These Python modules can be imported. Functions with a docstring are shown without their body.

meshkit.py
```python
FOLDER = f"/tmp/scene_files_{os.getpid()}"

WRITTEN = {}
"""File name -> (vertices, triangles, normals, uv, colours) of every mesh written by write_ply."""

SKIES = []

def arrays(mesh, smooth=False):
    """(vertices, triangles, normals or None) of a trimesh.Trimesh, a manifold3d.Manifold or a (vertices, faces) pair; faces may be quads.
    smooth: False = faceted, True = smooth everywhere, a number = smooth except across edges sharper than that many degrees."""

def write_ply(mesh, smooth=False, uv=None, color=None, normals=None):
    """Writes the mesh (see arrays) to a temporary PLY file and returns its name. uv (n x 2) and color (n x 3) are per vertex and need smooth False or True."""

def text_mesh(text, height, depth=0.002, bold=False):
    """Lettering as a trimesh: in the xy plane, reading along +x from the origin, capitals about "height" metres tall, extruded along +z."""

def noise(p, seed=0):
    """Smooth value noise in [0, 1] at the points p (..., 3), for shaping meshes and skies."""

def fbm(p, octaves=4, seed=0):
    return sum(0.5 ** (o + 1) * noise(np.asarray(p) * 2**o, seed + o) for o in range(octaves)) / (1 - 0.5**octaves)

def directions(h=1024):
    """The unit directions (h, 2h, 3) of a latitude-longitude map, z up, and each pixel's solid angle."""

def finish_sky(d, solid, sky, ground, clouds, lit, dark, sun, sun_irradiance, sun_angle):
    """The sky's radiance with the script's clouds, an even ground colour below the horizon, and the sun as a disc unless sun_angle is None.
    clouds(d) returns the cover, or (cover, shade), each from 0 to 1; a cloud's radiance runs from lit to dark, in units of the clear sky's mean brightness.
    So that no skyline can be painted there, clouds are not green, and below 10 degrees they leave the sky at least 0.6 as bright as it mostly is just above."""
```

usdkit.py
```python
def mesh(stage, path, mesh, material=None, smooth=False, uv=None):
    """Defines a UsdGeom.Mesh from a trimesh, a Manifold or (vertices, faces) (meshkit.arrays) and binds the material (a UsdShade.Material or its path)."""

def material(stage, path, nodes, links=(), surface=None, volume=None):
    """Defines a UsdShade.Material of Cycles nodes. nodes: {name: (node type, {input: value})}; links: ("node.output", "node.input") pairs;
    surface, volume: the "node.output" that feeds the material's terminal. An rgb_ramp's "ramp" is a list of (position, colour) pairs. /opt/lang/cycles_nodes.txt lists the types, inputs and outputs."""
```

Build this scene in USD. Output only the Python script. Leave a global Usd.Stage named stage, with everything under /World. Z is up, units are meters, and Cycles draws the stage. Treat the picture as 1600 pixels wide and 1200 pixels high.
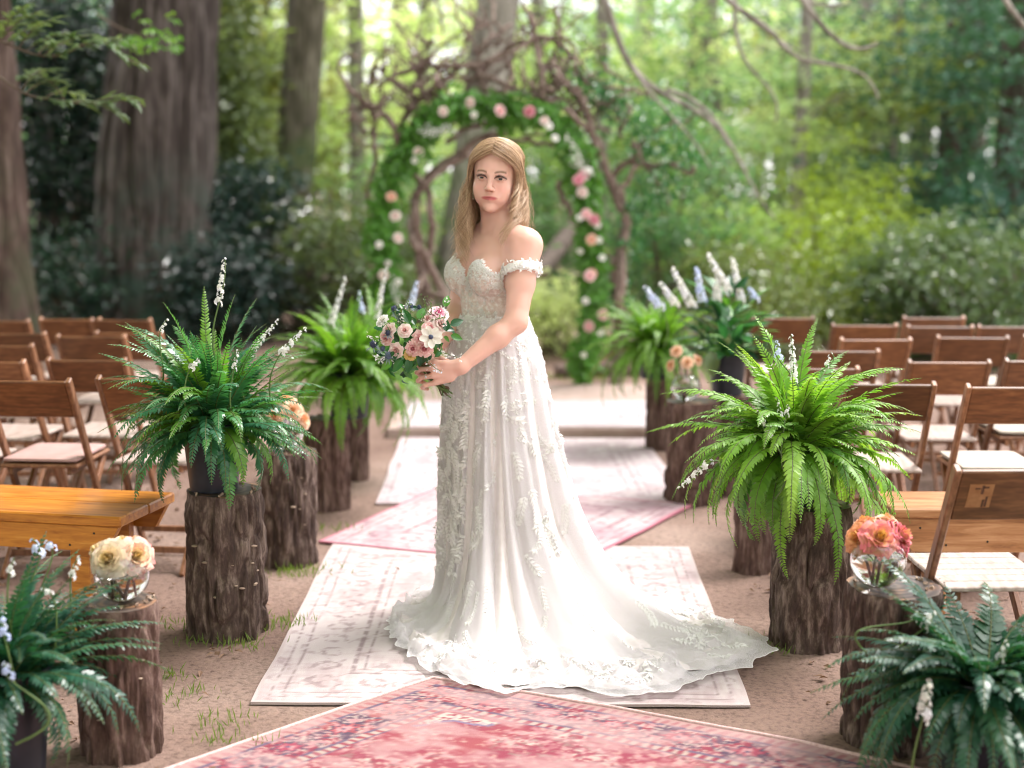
import math, random
import numpy as np, trimesh, usdkit
from meshkit import fbm, noise
from pxr import Usd, UsdGeom, UsdLux, UsdShade, Gf, Sdf, Vt

# ------------------------------------------------------------------ camera, sky, sun, exposure
stage = Usd.Stage.CreateInMemory()
UsdGeom.SetStageUpAxis(stage, "Z")
UsdGeom.Xform.Define(stage, "/World")
UsdGeom.Scope.Define(stage, "/World/Looks")
FP = 2286.0                      # focal length in photo pixels (80 mm on a 56 mm wide frame)
EYE = 1.541
PITCH = math.atan2(310, FP)
cam = UsdGeom.Camera.Define(stage, "/World/camera")
cam.CreateFocalLengthAttr(80.0); cam.CreateHorizontalApertureAttr(56.0); cam.CreateVerticalApertureAttr(42.0)
cam.CreateFStopAttr(2.2); cam.CreateFocusDistanceAttr(4.6)
cam.CreateClippingRangeAttr(Gf.Vec2f(0.1, 500))
cam.AddTranslateOp().Set(Gf.Vec3d(0, 0, EYE)); cam.AddRotateXOp().Set(90 - math.degrees(PITCH))
cam.CreateExposureAttr(2.2)
SUN = np.array([0.62, 0.42, 1.15]); SUN /= np.linalg.norm(SUN)
SUN_EL = math.asin(SUN[2]); SUN_ROT = math.atan2(SUN[0], SUN[1])
dome = UsdLux.DomeLight.Define(stage, "/World/sky")
skym = usdkit.material(stage, "/World/Looks/sky_light",
    {"s": ("sky_texture", {"sky_type": "single_scattering", "sun_disc": False, "sun_elevation": SUN_EL, "sun_rotation": SUN_ROT, "air_density": 1.0, "aerosol_density": 3.0}),
     "tc": ("texture_coordinate", {}), "n": ("noise_texture", {"scale": 2.2, "detail": 4.0}),
     "r": ("rgb_ramp", {"ramp": [(0.25, (0, 0, 0)), (0.5, (1, 1, 1))]}),
     "m": ("mix", {"color2": (7.6, 7.15, 7.5)}), "b": ("background_shader", {"strength": 0.095})},
    [("tc.generated", "n.vector"), ("n.fac", "r.fac"), ("r.color", "m.fac"), ("s.color", "m.color1"), ("m.color", "b.color")], surface="b.background")
UsdShade.MaterialBindingAPI.Apply(dome.GetPrim()).Bind(skym)
sun = UsdLux.DistantLight.Define(stage, "/World/sun")
sun.CreateIntensityAttr(0.4); sun.CreateAngleAttr(22.0); sun.CreateNormalizeAttr(True) if hasattr(sun, "CreateNormalizeAttr") else None
sun.CreateColorAttr(Gf.Vec3f(1.0, 0.955, 0.92))
zq = Gf.Rotation(Gf.Vec3d(0, 0, 1), Gf.Vec3d(*map(float, SUN)))
sun.AddOrientOp(UsdGeom.XformOp.PrecisionDouble).Set(Gf.Quatd(zq.GetQuat()))

# ------------------------------------------------------------------ helpers
RNG = np.random.default_rng(7)
def ray(px, py):
    a, b = (px - 800) / FP, -(py - 600) / FP
    return np.array([a, math.cos(PITCH) + b * math.sin(PITCH), -math.sin(PITCH) + b * math.cos(PITCH)])
def G(px, py, z=0.0):
    d = ray(px, py); t = (z - EYE) / d[2]
    return np.array([d[0] * t, d[1] * t, z])
def D(px, py, Y):
    d = ray(px, py); t = Y / d[1]
    return np.array([d[0] * t, Y, EYE + d[2] * t])
def unit(v):
    v = np.asarray(v, float); return v / (np.linalg.norm(v, axis=-1, keepdims=True) + 1e-12)

_used = {}
def numbered(path):
    n = _used.get(path, -1) + 1; _used[path] = n
    return path if n == 0 else f"{path}_{n:03d}"
def meta(p, label=None, cat=None, group=None, kind=None):
    for k, v in (("label", label), ("category", cat), ("group", group), ("kind", kind)):
        if v: p.SetCustomDataByKey(k, v)
    return p
def thing(name, label, cat, loc=(0, 0, 0), rz=0.0, group=None, scale=None):
    x = UsdGeom.Xform.Define(stage, numbered("/World/" + name))
    x.AddTranslateOp().Set(Gf.Vec3d(*map(float, loc)))
    x.AddRotateZOp().Set(float(rz))
    if scale is not None: x.AddScaleOp().Set(Gf.Vec3f(*([float(scale)] * 3 if np.ndim(scale) == 0 else map(float, scale))))
    return meta(x.GetPrim(), label, cat, group)
def dup(root, loc, rz, label, group=None, scale=None):
    base = root.GetName()
    while base[-3:].isdigit() and base[-4] == "_": base = base[:-4]
    cd = root.GetCustomData()
    p = thing(base, label, cd.get("category"), loc, rz, group or cd.get("group"), scale)
    p.GetReferences().AddInternalReference(root.GetPath()); p.SetInstanceable(True)
    return p
def obj(name, mesh, mat, parent=None, smooth=False, col=None, label=None, kind=None, cat=None, group=None):
    base = str(parent.GetPath()) if parent is not None else "/World"
    v, f = (np.asarray(mesh[0], float), np.asarray(mesh[1], int)) if isinstance(mesh, (tuple, list)) else (mesh.vertices, mesh.faces)
    m = usdkit.mesh(stage, numbered(base + "/" + name), (v, f), mat, smooth=smooth)
    if col is not None:
        pv = UsdGeom.PrimvarsAPI(m).CreatePrimvar("Col", Sdf.ValueTypeNames.Color3fArray, "vertex")
        pv.Set(Vt.Vec3fArray.FromNumpy(np.asarray(col, np.float32)))
    return meta(m.GetPrim(), label, cat, group, kind)
class MB:
    """Collects triangles (and vertex colours) for one mesh."""
    def __init__(s): s.v, s.f, s.c, s.n = [], [], [], 0
    def add(s, v, f=None, c=None):
        if f is None: v, f = v
        v = np.asarray(v, float); f = np.asarray(f, int)
        if f.shape[1] == 4: f = np.vstack([f[:, [0, 1, 2]], f[:, [0, 2, 3]]])
        s.v.append(v); s.f.append(f + s.n); s.n += len(v)
        if c is not None: s.c.append(np.broadcast_to(c, (len(v), 3)))
        return s
    def out(s): return np.vstack(s.v), np.vstack(s.f)
    def build(s, name, mat, parent=None, **k):
        return obj(name, s.out(), mat, parent, col=np.vstack(s.c) if s.c else None, **k)
def grid_faces(n, m, wrap_n=False, wrap_m=False):
    i, j = np.meshgrid(np.arange(n if wrap_n else n - 1), np.arange(m if wrap_m else m - 1), indexing="ij")
    i, j = i.ravel(), j.ravel(); a = i * m + j; b = ((i + 1) % n) * m + j; c = ((i + 1) % n) * m + (j + 1) % m; d = i * m + (j + 1) % m
    return np.stack([a, b, c, d], 1)
def box(c, s, bev=0.0, R=None):
    """A box of size s at c, edges chamfered by bev."""
    s = np.asarray(s, float) / 2
    if bev <= 0:
        m = trimesh.creation.box(s * 2); v, f = np.array(m.vertices), np.array(m.faces)
    else:
        pts = []
        for sx in (-1, 1):
            for sy in (-1, 1):
                for sz in (-1, 1):
                    for k in range(3):
                        p = s - bev; p[k] = s[k]; pts.append(p * [sx, sy, sz])
        h = trimesh.convex.convex_hull(np.array(pts)); v, f = np.array(h.vertices), np.array(h.faces)
    if R is not None: v = v @ np.asarray(R).T
    return v + np.asarray(c), f
def bar(a, b, w, d, bev=0.003, side=(1, 0, 0)):
    """A rectangular bar from a to b; w along 'side', d across."""
    a, b = np.asarray(a, float), np.asarray(b, float); t = unit(b - a)
    s = unit(np.asarray(side, float) - t * np.dot(side, t)); n = np.cross(t, s)
    return box((a + b) / 2, (w, d, np.linalg.norm(b - a)), bev, np.stack([s, n, t], 1))
def tube(P, r, sides=8, cap=True):
    P = np.asarray(P, float); r = np.broadcast_to(r, (len(P),)).astype(float)
    t = unit(np.gradient(P, axis=0)); a = np.zeros_like(P)
    ref = np.array([0.0, 0, 1]) if abs(t[0, 2]) < 0.9 else np.array([1.0, 0, 0])
    a[0] = unit(np.cross(t[0], ref))
    for i in range(1, len(P)): a[i] = unit(a[i - 1] - t[i] * np.dot(a[i - 1], t[i]))
    b = np.cross(t, a); g = np.arange(sides) * 2 * np.pi / sides
    v = P[:, None] + r[:, None, None] * (np.cos(g)[None, :, None] * a[:, None] + np.sin(g)[None, :, None] * b[:, None])
    f = grid_faces(len(P), sides, wrap_m=True); f = np.vstack([f[:, [0, 3, 2]], f[:, [0, 2, 1]]])
    v = v.reshape(-1, 3)
    if cap:
        n = len(v); v = np.vstack([v, P[0], P[-1]]); k = np.arange(sides); k2 = (k + 1) % sides
        f = np.vstack([f, np.stack([np.full(sides, n), k2, k], 1)[:, [0, 2, 1]], np.stack([np.full(sides, n + 1), (len(P) - 1) * sides + k, (len(P) - 1) * sides + k2], 1)[:, [0, 2, 1]]])
        f[-2 * sides:] = f[-2 * sides:][:, [0, 2, 1]]
    return v, f
def spline(P, n):
    P = np.asarray(P, float)
    from scipy.interpolate import CubicSpline
    s = np.r_[0, np.cumsum(np.linalg.norm(np.diff(P, axis=0), axis=1) + 1e-9)]
    return CubicSpline(s, P)(np.linspace(0, s[-1], n))
def lathe(prof, n=48):
    prof = np.asarray(prof, float); g = np.arange(n) * 2 * np.pi / n
    v = np.stack([prof[None, :, 0] * np.cos(g)[:, None], prof[None, :, 0] * np.sin(g)[:, None], np.broadcast_to(prof[None, :, 1], (n, len(prof)))], -1)
    f = grid_faces(n, len(prof), wrap_n=True); return v.reshape(-1, 3), np.vstack([f[:, [0, 1, 2]], f[:, [0, 2, 3]]])
def leaves(P, N, T, L, Wd, fold=0.25, jag=0):
    """One folded pointed leaf (4 triangles) per row: root P, normal N, direction T, length L, width Wd."""
    P, N, T = np.asarray(P, float), unit(N), np.asarray(T, float); T = unit(T - N * (T * N).sum(1, keepdims=True)); S = np.cross(N, T)
    L = np.broadcast_to(L, (len(P),))[:, None]; Wd = np.broadcast_to(Wd, (len(P),))[:, None]
    m = P + T * L * 0.5 - N * Wd * fold * 0.3
    tip = P + T * L - N * L * 0.18
    a = P + T * L * 0.42 + S * Wd / 2 + N * Wd * fold; b = P + T * L * 0.42 - S * Wd / 2 + N * Wd * fold
    v = np.stack([P, a, tip, b, m], 1).reshape(-1, 3); o = np.arange(len(P))[:, None] * 5
    f = np.hstack([o + [0, 4, 1], o + [1, 4, 2], o + [2, 4, 3], o + [3, 4, 0]]).reshape(-1, 3)
    return v, f
def broad_leaf(c, N, T, L, W, bend=.25, cup=.18):
    """One smooth, curved leaf with a midrib fold."""
    N, T = unit(N), np.asarray(T, float); T = unit(T - N * np.dot(T, N)); S = np.cross(N, T); t = np.linspace(0, 1, 9); w = np.sin(np.pi * t ** .8) ** .85 * W / 2; w[-1] = 0
    mid = np.asarray(c) + T * (t * L)[:, None] - N * (bend * L * t ** 2)[:, None]; lift = N * (cup * w)[:, None]
    e1, e2 = mid + S * w[:, None] + lift * 2, mid - S * w[:, None] + lift * 2; m1, m2 = mid + S * w[:, None] * .5 + lift * .7, mid - S * w[:, None] * .5 + lift * .7
    return np.stack([e1, m1, mid, m2, e2], 1).reshape(-1, 3), grid_faces(9, 5)
def small_leaves(P, N, T, L, Wd):
    """Two-triangle leaf per row, for masses of foliage."""
    P, N, T = np.asarray(P, float), unit(N), np.asarray(T, float); T = unit(T - N * (T * N).sum(1, keepdims=True)); S = np.cross(N, T)
    L = np.broadcast_to(L, (len(P),))[:, None]; Wd = np.broadcast_to(Wd, (len(P),))[:, None]
    v = np.stack([P, P + T * L * .45 + S * Wd / 2 + N * Wd * .15, P + T * L - N * L * .1, P + T * L * .45 - S * Wd / 2 + N * Wd * .15], 1).reshape(-1, 3)
    o = np.arange(len(P))[:, None] * 4
    return v, np.hstack([o + [0, 2, 1], o + [0, 3, 2]]).reshape(-1, 3)

# ------------------------------------------------------------------ materials
def mat(name, nodes, links, surface="p.BSDF"):
    return usdkit.material(stage, "/World/Looks/" + name, nodes, links, surface=surface)
def leaf_mat(name, cols, trans=0.35, rough=0.42, tcol=None, spec=0.5):
    """Leaf: colour picked per leaf, light passing through."""
    ramp = [(i / max(1, len(cols) - 1), c) for i, c in enumerate(cols)]
    return mat(name, {"g": ("geometry", {}), "oi": ("object_info", {}), "ad": ("math", {"math_type": "add"}), "fr": ("math", {"math_type": "fraction"}),
        "r": ("rgb_ramp", {"ramp": ramp}), "p": ("principled_bsdf", {"roughness": rough, "specular_ior_level": spec}),
        "tm": ("mix", {"mix_type": "multiply", "fac": 1.0, "color2": tcol or (1.9, 1.7, 0.7)}), "t": ("translucent_bsdf", {}), "m": ("mix_closure", {"fac": trans})},
        [("g.random_per_island", "ad.value1"), ("oi.random", "ad.value2"), ("ad.value", "fr.value1"), ("fr.value", "r.fac"), ("r.color", "p.base_color"), ("r.color", "tm.color1"), ("tm.color", "t.color"),
         ("p.BSDF", "m.closure1"), ("t.BSDF", "m.closure2")], surface="m.closure")
def col_mat(name, rough=0.6, trans=0.0, bump=None, spec=0.4, sheen=0.0, sss=0.0, tint=None):
    """Colour from the mesh's own colours."""
    n = {"a": ("attribute", {"attribute": "Col"}), "p": ("principled_bsdf", {"roughness": rough, "specular_ior_level": spec, "sheen_weight": sheen, "subsurface_weight": sss, "subsurface_scale": 0.006, "subsurface_radius": (1.0, 0.35, 0.2)})}
    l = [("a.color", "p.base_color")]
    if bump:
        n |= {"tc": ("texture_coordinate", {}), "bn": ("noise_texture", {"scale": bump[0], "detail": 5.0}), "b": ("bump", {"strength": bump[1], "distance": bump[2]})}
        l += [("tc.object", "bn.vector"), ("bn.fac", "b.height"), ("b.normal", "p.normal")]
    if trans:
        n |= {"t": ("translucent_bsdf", {}), "m": ("mix_closure", {"fac": trans})}
        l += [("a.color", "t.color"), ("p.BSDF", "m.closure1"), ("t.BSDF", "m.closure2")]
        return mat(name, n, l, "m.closure")
    return mat(name, n, l)
def noisy(name, ramp, scale=(1, 1, 1), nscale=6, detail=8, rough=0.7, bump=0.4, bdist=0.01, spec=0.4, rr=None, dist=0.0, vary=0.0):
    """Grainy two or more tone surface; scale stretches the grain."""
    return mat(name, {"tc": ("texture_coordinate", {}), "mp": ("mapping", {"scale": scale}), "n": ("noise_texture", {"scale": nscale, "detail": detail, "roughness": 0.65, "distortion": dist}),
        "oi": ("object_info", {}), "off": ("vector_math", {"vector_math_type": "add"}) if False else ("mix", {"mix_type": "add", "fac": 1.0}),
        "r": ("rgb_ramp", {"ramp": ramp}), "b": ("bump", {"strength": bump, "distance": bdist}), "p": ("principled_bsdf", {"roughness": rough, "specular_ior_level": spec}),
        **({"vr": ("map_range", {"from_min": 0.0, "from_max": 1.0, "to_min": 1 - vary, "to_max": 1 + vary}), "vm": ("mix", {"mix_type": "multiply", "fac": 1.0})} if vary else {})},
        ([("oi.random", "vr.value"), ("vr.result", "vm.color2"), ("r.color", "vm.color1"), ("vm.color", "p.base_color")] if vary else [("r.color", "p.base_color")]) +
        [("tc.object", "mp.vector"), ("mp.vector", "off.color1"), ("oi.random", "off.color2"), ("off.color", "n.vector"), ("n.fac", "r.fac"), ("n.fac", "b.height"), ("b.normal", "p.normal")])
def plain(name, col, rough=0.5, metallic=0.0, trans=0.0, spec=0.5):
    return mat(name, {"p": ("principled_bsdf", {"base_color": col, "roughness": rough, "metallic": metallic, "transmission_weight": trans, "specular_ior_level": spec})}, [])

M = {}
M["soil"] = mat("soil", {"tc": ("texture_coordinate", {}), "n1": ("noise_texture", {"scale": 0.9, "detail": 6.0}), "n2": ("noise_texture", {"scale": 45.0, "detail": 8.0, "roughness": 0.7}),
    "r1": ("rgb_ramp", {"ramp": [(0.3, (0.14, 0.088, 0.070)), (0.52, (0.215, 0.145, 0.118)), (0.7, (0.30, 0.22, 0.185))]}), "r2": ("rgb_ramp", {"ramp": [(0.3, (0.45, 0.42, 0.40)), (0.5, (1.0, 1.0, 1.0)), (0.75, (1.25, 1.2, 1.15))]}),
    "m": ("mix", {"mix_type": "multiply", "fac": 1.0}), "b": ("bump", {"strength": 0.8, "distance": 0.012}), "p": ("principled_bsdf", {"roughness": 0.9, "specular_ior_level": 0.2})},
    [("tc.object", "n1.vector"), ("tc.object", "n2.vector"), ("n1.fac", "r1.fac"), ("n2.fac", "r2.fac"), ("r1.color", "m.color1"), ("r2.color", "m.color2"), ("m.color", "p.base_color"), ("n2.fac", "b.height"), ("b.normal", "p.normal")])
def bark_mat(name, dark, mid, lite, moss=None, mossz=1.2, sc=(9, 9, 1.6), fine=30.0):
    n = {"tc": ("texture_coordinate", {}), "mp": ("mapping", {"scale": sc}), "n": ("noise_texture", {"scale": 1.6, "detail": 8.0, "roughness": 0.68}), "n2": ("noise_texture", {"scale": fine, "detail": 4.0}),
         "g": ("geometry", {}), "rp": ("rgb_ramp", {"ramp": [(0.40, (0.22, 0.22, 0.22)), (0.5, (0.85, 0.85, 0.85)), (0.62, (1.25, 1.25, 1.25))]}),
         "r": ("rgb_ramp", {"ramp": [(0.3, dark), (0.5, mid), (0.68, lite)]}), "b": ("bump", {"strength": 0.7, "distance": 0.012}), "p": ("principled_bsdf", {"roughness": 0.85, "specular_ior_level": 0.25}),
         "ad": ("math", {"math_type": "multiply_add", "value2": 0.35})}
    l = [("tc.object", "mp.vector"), ("mp.vector", "n.vector"), ("tc.object", "n2.vector"), ("n.fac", "r.fac"), ("n2.fac", "ad.value1"), ("n.fac", "ad.value3"), ("ad.value", "b.height"), ("b.normal", "p.normal")]
    src = "r.color"
    if moss:
        n |= {"sx": ("separate_xyz", {}), "mr": ("map_range", {"from_min": mossz, "from_max": 0.1, "to_min": 0.0, "to_max": 1.0, "clamp": True}), "n3": ("noise_texture", {"scale": 3.0, "detail": 6.0}),
              "r3": ("rgb_ramp", {"ramp": [(0.42, (0, 0, 0)), (0.58, (1, 1, 1))]}), "mu": ("math", {"math_type": "multiply"}), "mm": ("mix", {"color2": moss})}
        l += [("tc.object", "sx.vector"), ("sx.z", "mr.value"), ("tc.object", "n3.vector"), ("n3.fac", "r3.fac"), ("r3.color", "mu.value1"), ("mr.result", "mu.value2"), ("mu.value", "mm.fac"), ("r.color", "mm.color1")]
        src = "mm.color"
    return mat(name, n, l + [(src, "p.base_color")])
M["bark_big"] = bark_mat("bark_big", (0.015, 0.011, 0.010), (0.058, 0.045, 0.041), (0.155, 0.13, 0.122), moss=(0.055, 0.10, 0.08), mossz=2.0, sc=(9, 9, 1.1))
M["bark_red"] = bark_mat("bark_red", (0.025, 0.016, 0.013), (0.08, 0.052, 0.043), (0.17, 0.125, 0.108), moss=(0.06, 0.07, 0.04), mossz=2.0)
M["bark_mossy"] = bark_mat("bark_mossy", (0.03, 0.026, 0.018), (0.085, 0.075, 0.052), (0.20, 0.175, 0.14), moss=(0.075, 0.13, 0.035), mossz=3.2)
M["bark_pale"] = bark_mat("bark_pale", (0.08, 0.075, 0.06), (0.20, 0.185, 0.155), (0.38, 0.36, 0.32), moss=(0.075, 0.13, 0.035), mossz=2.8)
M["bark_grey"] = bark_mat("bark_grey", (0.06, 0.055, 0.045), (0.20, 0.18, 0.155), (0.38, 0.35, 0.32))
M["bark_dark"] = bark_mat("bark_dark", (0.025, 0.02, 0.016), (0.075, 0.055, 0.045), (0.14, 0.11, 0.095))
M["stump_bark"] = bark_mat("stump_bark", (0.022, 0.013, 0.011), (0.075, 0.048, 0.039), (0.25, 0.185, 0.155), sc=(22, 22, 5), fine=90.0)
M["stump_red"] = bark_mat("stump_red", (0.03, 0.016, 0.012), (0.095, 0.055, 0.044), (0.22, 0.15, 0.125), sc=(22, 22, 5), fine=90.0)
M["cut_wood"] = mat("cut_wood", {"tc": ("texture_coordinate", {}), "w": ("wave_texture", {"wave_type": "rings", "rings_direction": "z", "scale": 11.0, "distortion": 2.5, "detail": 3.0, "detail_scale": 2.0}), "n": ("noise_texture", {"scale": 14.0, "detail": 6.0}),
    "r": ("rgb_ramp", {"ramp": [(0.0, (0.035, 0.025, 0.022)), (0.6, (0.07, 0.05, 0.042)), (1.0, (0.11, 0.078, 0.062))]}), "r2": ("rgb_ramp", {"ramp": [(0.5, (1, 1, 1)), (0.66, (3.0, 2.1, 1.4))]}), "m": ("mix", {"mix_type": "multiply", "fac": 1.0}),
    "b": ("bump", {"strength": 0.5, "distance": 0.004}), "p": ("principled_bsdf", {"roughness": 0.45})},
    [("tc.object", "w.vector"), ("tc.object", "n.vector"), ("w.fac", "r.fac"), ("n.fac", "r2.fac"), ("r.color", "m.color1"), ("r2.color", "m.color2"), ("m.color", "p.base_color"), ("n.fac", "b.height"), ("b.normal", "p.normal")])
M["vine"] = bark_mat("vine", (0.06, 0.040, 0.032), (0.17, 0.12, 0.10), (0.38, 0.30, 0.26), sc=(30, 30, 8), fine=80)
M["chair_wood"] = noisy("chair_wood", [(0.3, (0.10, 0.033, 0.016)), (0.5, (0.19, 0.066, 0.030)), (0.7, (0.28, 0.11, 0.05))], (2, 12, 12), 4, rough=0.38, bump=0.12, bdist=0.002, spec=0.5)
M["chair_leg"] = noisy("chair_leg", [(0.3, (0.10, 0.042, 0.022)), (0.5, (0.20, 0.092, 0.048)), (0.7, (0.31, 0.155, 0.085))], (14, 14, 2), 4, rough=0.4, bump=0.12, bdist=0.002, vary=0.35)
M["chair_board"] = noisy("chair_board", [(0.3, (0.065, 0.025, 0.011)), (0.5, (0.13, 0.052, 0.022)), (0.72, (0.22, 0.098, 0.043))], (3, 18, 18), 4, rough=0.42, bump=0.12, bdist=0.002, vary=0.4)
M["seat_pale"] = noisy("seat_pale", [(0.3, (0.25, 0.18, 0.15)), (0.5, (0.37, 0.29, 0.255)), (0.7, (0.47, 0.39, 0.355))], (14, 2, 14), 4, rough=0.45, bump=0.15, bdist=0.002)
M["seat_cream"] = noisy("seat_cream", [(0.3, (0.34, 0.295, 0.245)), (0.7, (0.46, 0.41, 0.355))], (1, 1, 1), 12, rough=0.6, bump=0.1, bdist=0.002)
M["seat_pink"] = noisy("seat_pink", [(0.3, (0.36, 0.22, 0.20)), (0.7, (0.46, 0.30, 0.28))], (1, 1, 1), 12, rough=0.5, bump=0.1, bdist=0.002)
M["bench_wood"] = noisy("bench_wood", [(0.28, (0.15, 0.045, 0.010)), (0.42, (0.36, 0.125, 0.018)), (0.6, (0.50, 0.20, 0.030)), (0.75, (0.58, 0.29, 0.07))], (1.6, 14, 14), 3.0, rough=0.33, bump=0.12, bdist=0.002, dist=0.6)
M["bench_brown"] = noisy("bench_brown", [(0.28, (0.16, 0.062, 0.026)), (0.45, (0.31, 0.135, 0.055)), (0.65, (0.44, 0.225, 0.11))], (1.6, 14, 14), 3.0, rough=0.4, bump=0.12, bdist=0.002, dist=0.6)
M["pot_black"] = noisy("pot_black", [(0.3, (0.008, 0.009, 0.013)), (0.7, (0.018, 0.02, 0.028))], (1, 1, 1), 20, rough=0.38, bump=0.05, bdist=0.001)
M["pot_soil"] = noisy("pot_soil", [(0.3, (0.02, 0.014, 0.01)), (0.7, (0.06, 0.04, 0.03))], (1, 1, 1), 60, rough=0.95, bump=0.8)
M["fern_dark"] = leaf_mat("fern_dark", [(0.025, 0.11, 0.055), (0.045, 0.17, 0.08), (0.085, 0.24, 0.07), (0.04, 0.15, 0.085)], 0.32, 0.33, (1.5, 1.7, 0.6), 0.6)
M["fern_deep"] = leaf_mat("fern_deep", [(0.012, 0.060, 0.038), (0.02, 0.085, 0.05), (0.028, 0.10, 0.045)], 0.22, 0.36, (1.5, 1.7, 0.6), 0.6)
M["fern_lime"] = leaf_mat("fern_lime", [(0.12, 0.29, 0.03), (0.19, 0.38, 0.045), (0.27, 0.45, 0.075), (0.085, 0.24, 0.045)], 0.38, 0.42, (1.5, 1.5, 0.7))
M["fern_fresh"] = leaf_mat("fern_fresh", [(0.07, 0.19, 0.025), (0.115, 0.26, 0.03), (0.16, 0.32, 0.05)], 0.4, 0.4, (1.6, 1.6, 0.6))
M["fern_old"] = leaf_mat("fern_old", [(0.20, 0.15, 0.04), (0.26, 0.24, 0.05), (0.16, 0.09, 0.03)], 0.3, 0.5)
M["fern_stem"] = plain("fern_stem", (0.09, 0.11, 0.03), 0.5)
M["leaf_garland"] = leaf_mat("leaf_garland", [(0.008, 0.045, 0.020), (0.012, 0.07, 0.022), (0.03, 0.14, 0.03), (0.10, 0.27, 0.035)], 0.22, 0.35)
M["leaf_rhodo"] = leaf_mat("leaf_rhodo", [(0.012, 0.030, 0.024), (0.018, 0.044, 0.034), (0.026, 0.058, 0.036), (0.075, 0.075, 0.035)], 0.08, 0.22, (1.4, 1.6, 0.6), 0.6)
M["leaf_olive"] = leaf_mat("leaf_olive", [(0.06, 0.10, 0.045), (0.11, 0.16, 0.07), (0.17, 0.22, 0.09), (0.27, 0.23, 0.10)], 0.35, 0.3)
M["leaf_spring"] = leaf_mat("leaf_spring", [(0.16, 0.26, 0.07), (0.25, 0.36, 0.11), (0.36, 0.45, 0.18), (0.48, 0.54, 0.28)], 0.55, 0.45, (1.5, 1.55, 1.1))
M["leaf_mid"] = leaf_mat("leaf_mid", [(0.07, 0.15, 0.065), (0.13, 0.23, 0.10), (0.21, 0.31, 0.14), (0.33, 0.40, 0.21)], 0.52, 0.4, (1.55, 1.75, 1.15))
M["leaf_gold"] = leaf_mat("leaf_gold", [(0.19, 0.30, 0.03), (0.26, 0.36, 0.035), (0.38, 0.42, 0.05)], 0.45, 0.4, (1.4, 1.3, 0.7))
M["leaf_teal"] = leaf_mat("leaf_teal", [(0.018, 0.085, 0.06), (0.03, 0.12, 0.075), (0.065, 0.18, 0.095), (0.03, 0.10, 0.07)], 0.25, 0.5)
M["leaf_peach"] = leaf_mat("leaf_peach", [(0.20, 0.28, 0.08), (0.32, 0.34, 0.12), (0.42, 0.34, 0.17)], 0.45, 0.45)
M["leaf_shiny"] = leaf_mat("leaf_shiny", [(0.05, 0.10, 0.035), (0.085, 0.14, 0.05), (0.16, 0.20, 0.06)], 0.25, 0.2, None, 0.8)
M["hemlock"] = leaf_mat("hemlock", [(0.07, 0.13, 0.055), (0.10, 0.17, 0.07), (0.14, 0.21, 0.09)], 0.3, 0.45)
M["maple"] = leaf_mat("maple", [(0.06, 0.17, 0.02), (0.10, 0.25, 0.03), (0.17, 0.32, 0.04)], 0.45, 0.4)
M["twig"] = plain("twig", (0.10, 0.07, 0.05), 0.8)
M["litter"] = leaf_mat("litter", [(0.10, 0.055, 0.035), (0.19, 0.11, 0.07), (0.28, 0.17, 0.12), (0.05, 0.03, 0.02)], 0.05, 0.8)
M["grass"] = leaf_mat("grass", [(0.07, 0.14, 0.02), (0.13, 0.21, 0.04), (0.22, 0.25, 0.08)], 0.35, 0.5)
M["petal"] = col_mat("petal", 0.6, 0.16, spec=0.25)
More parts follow.
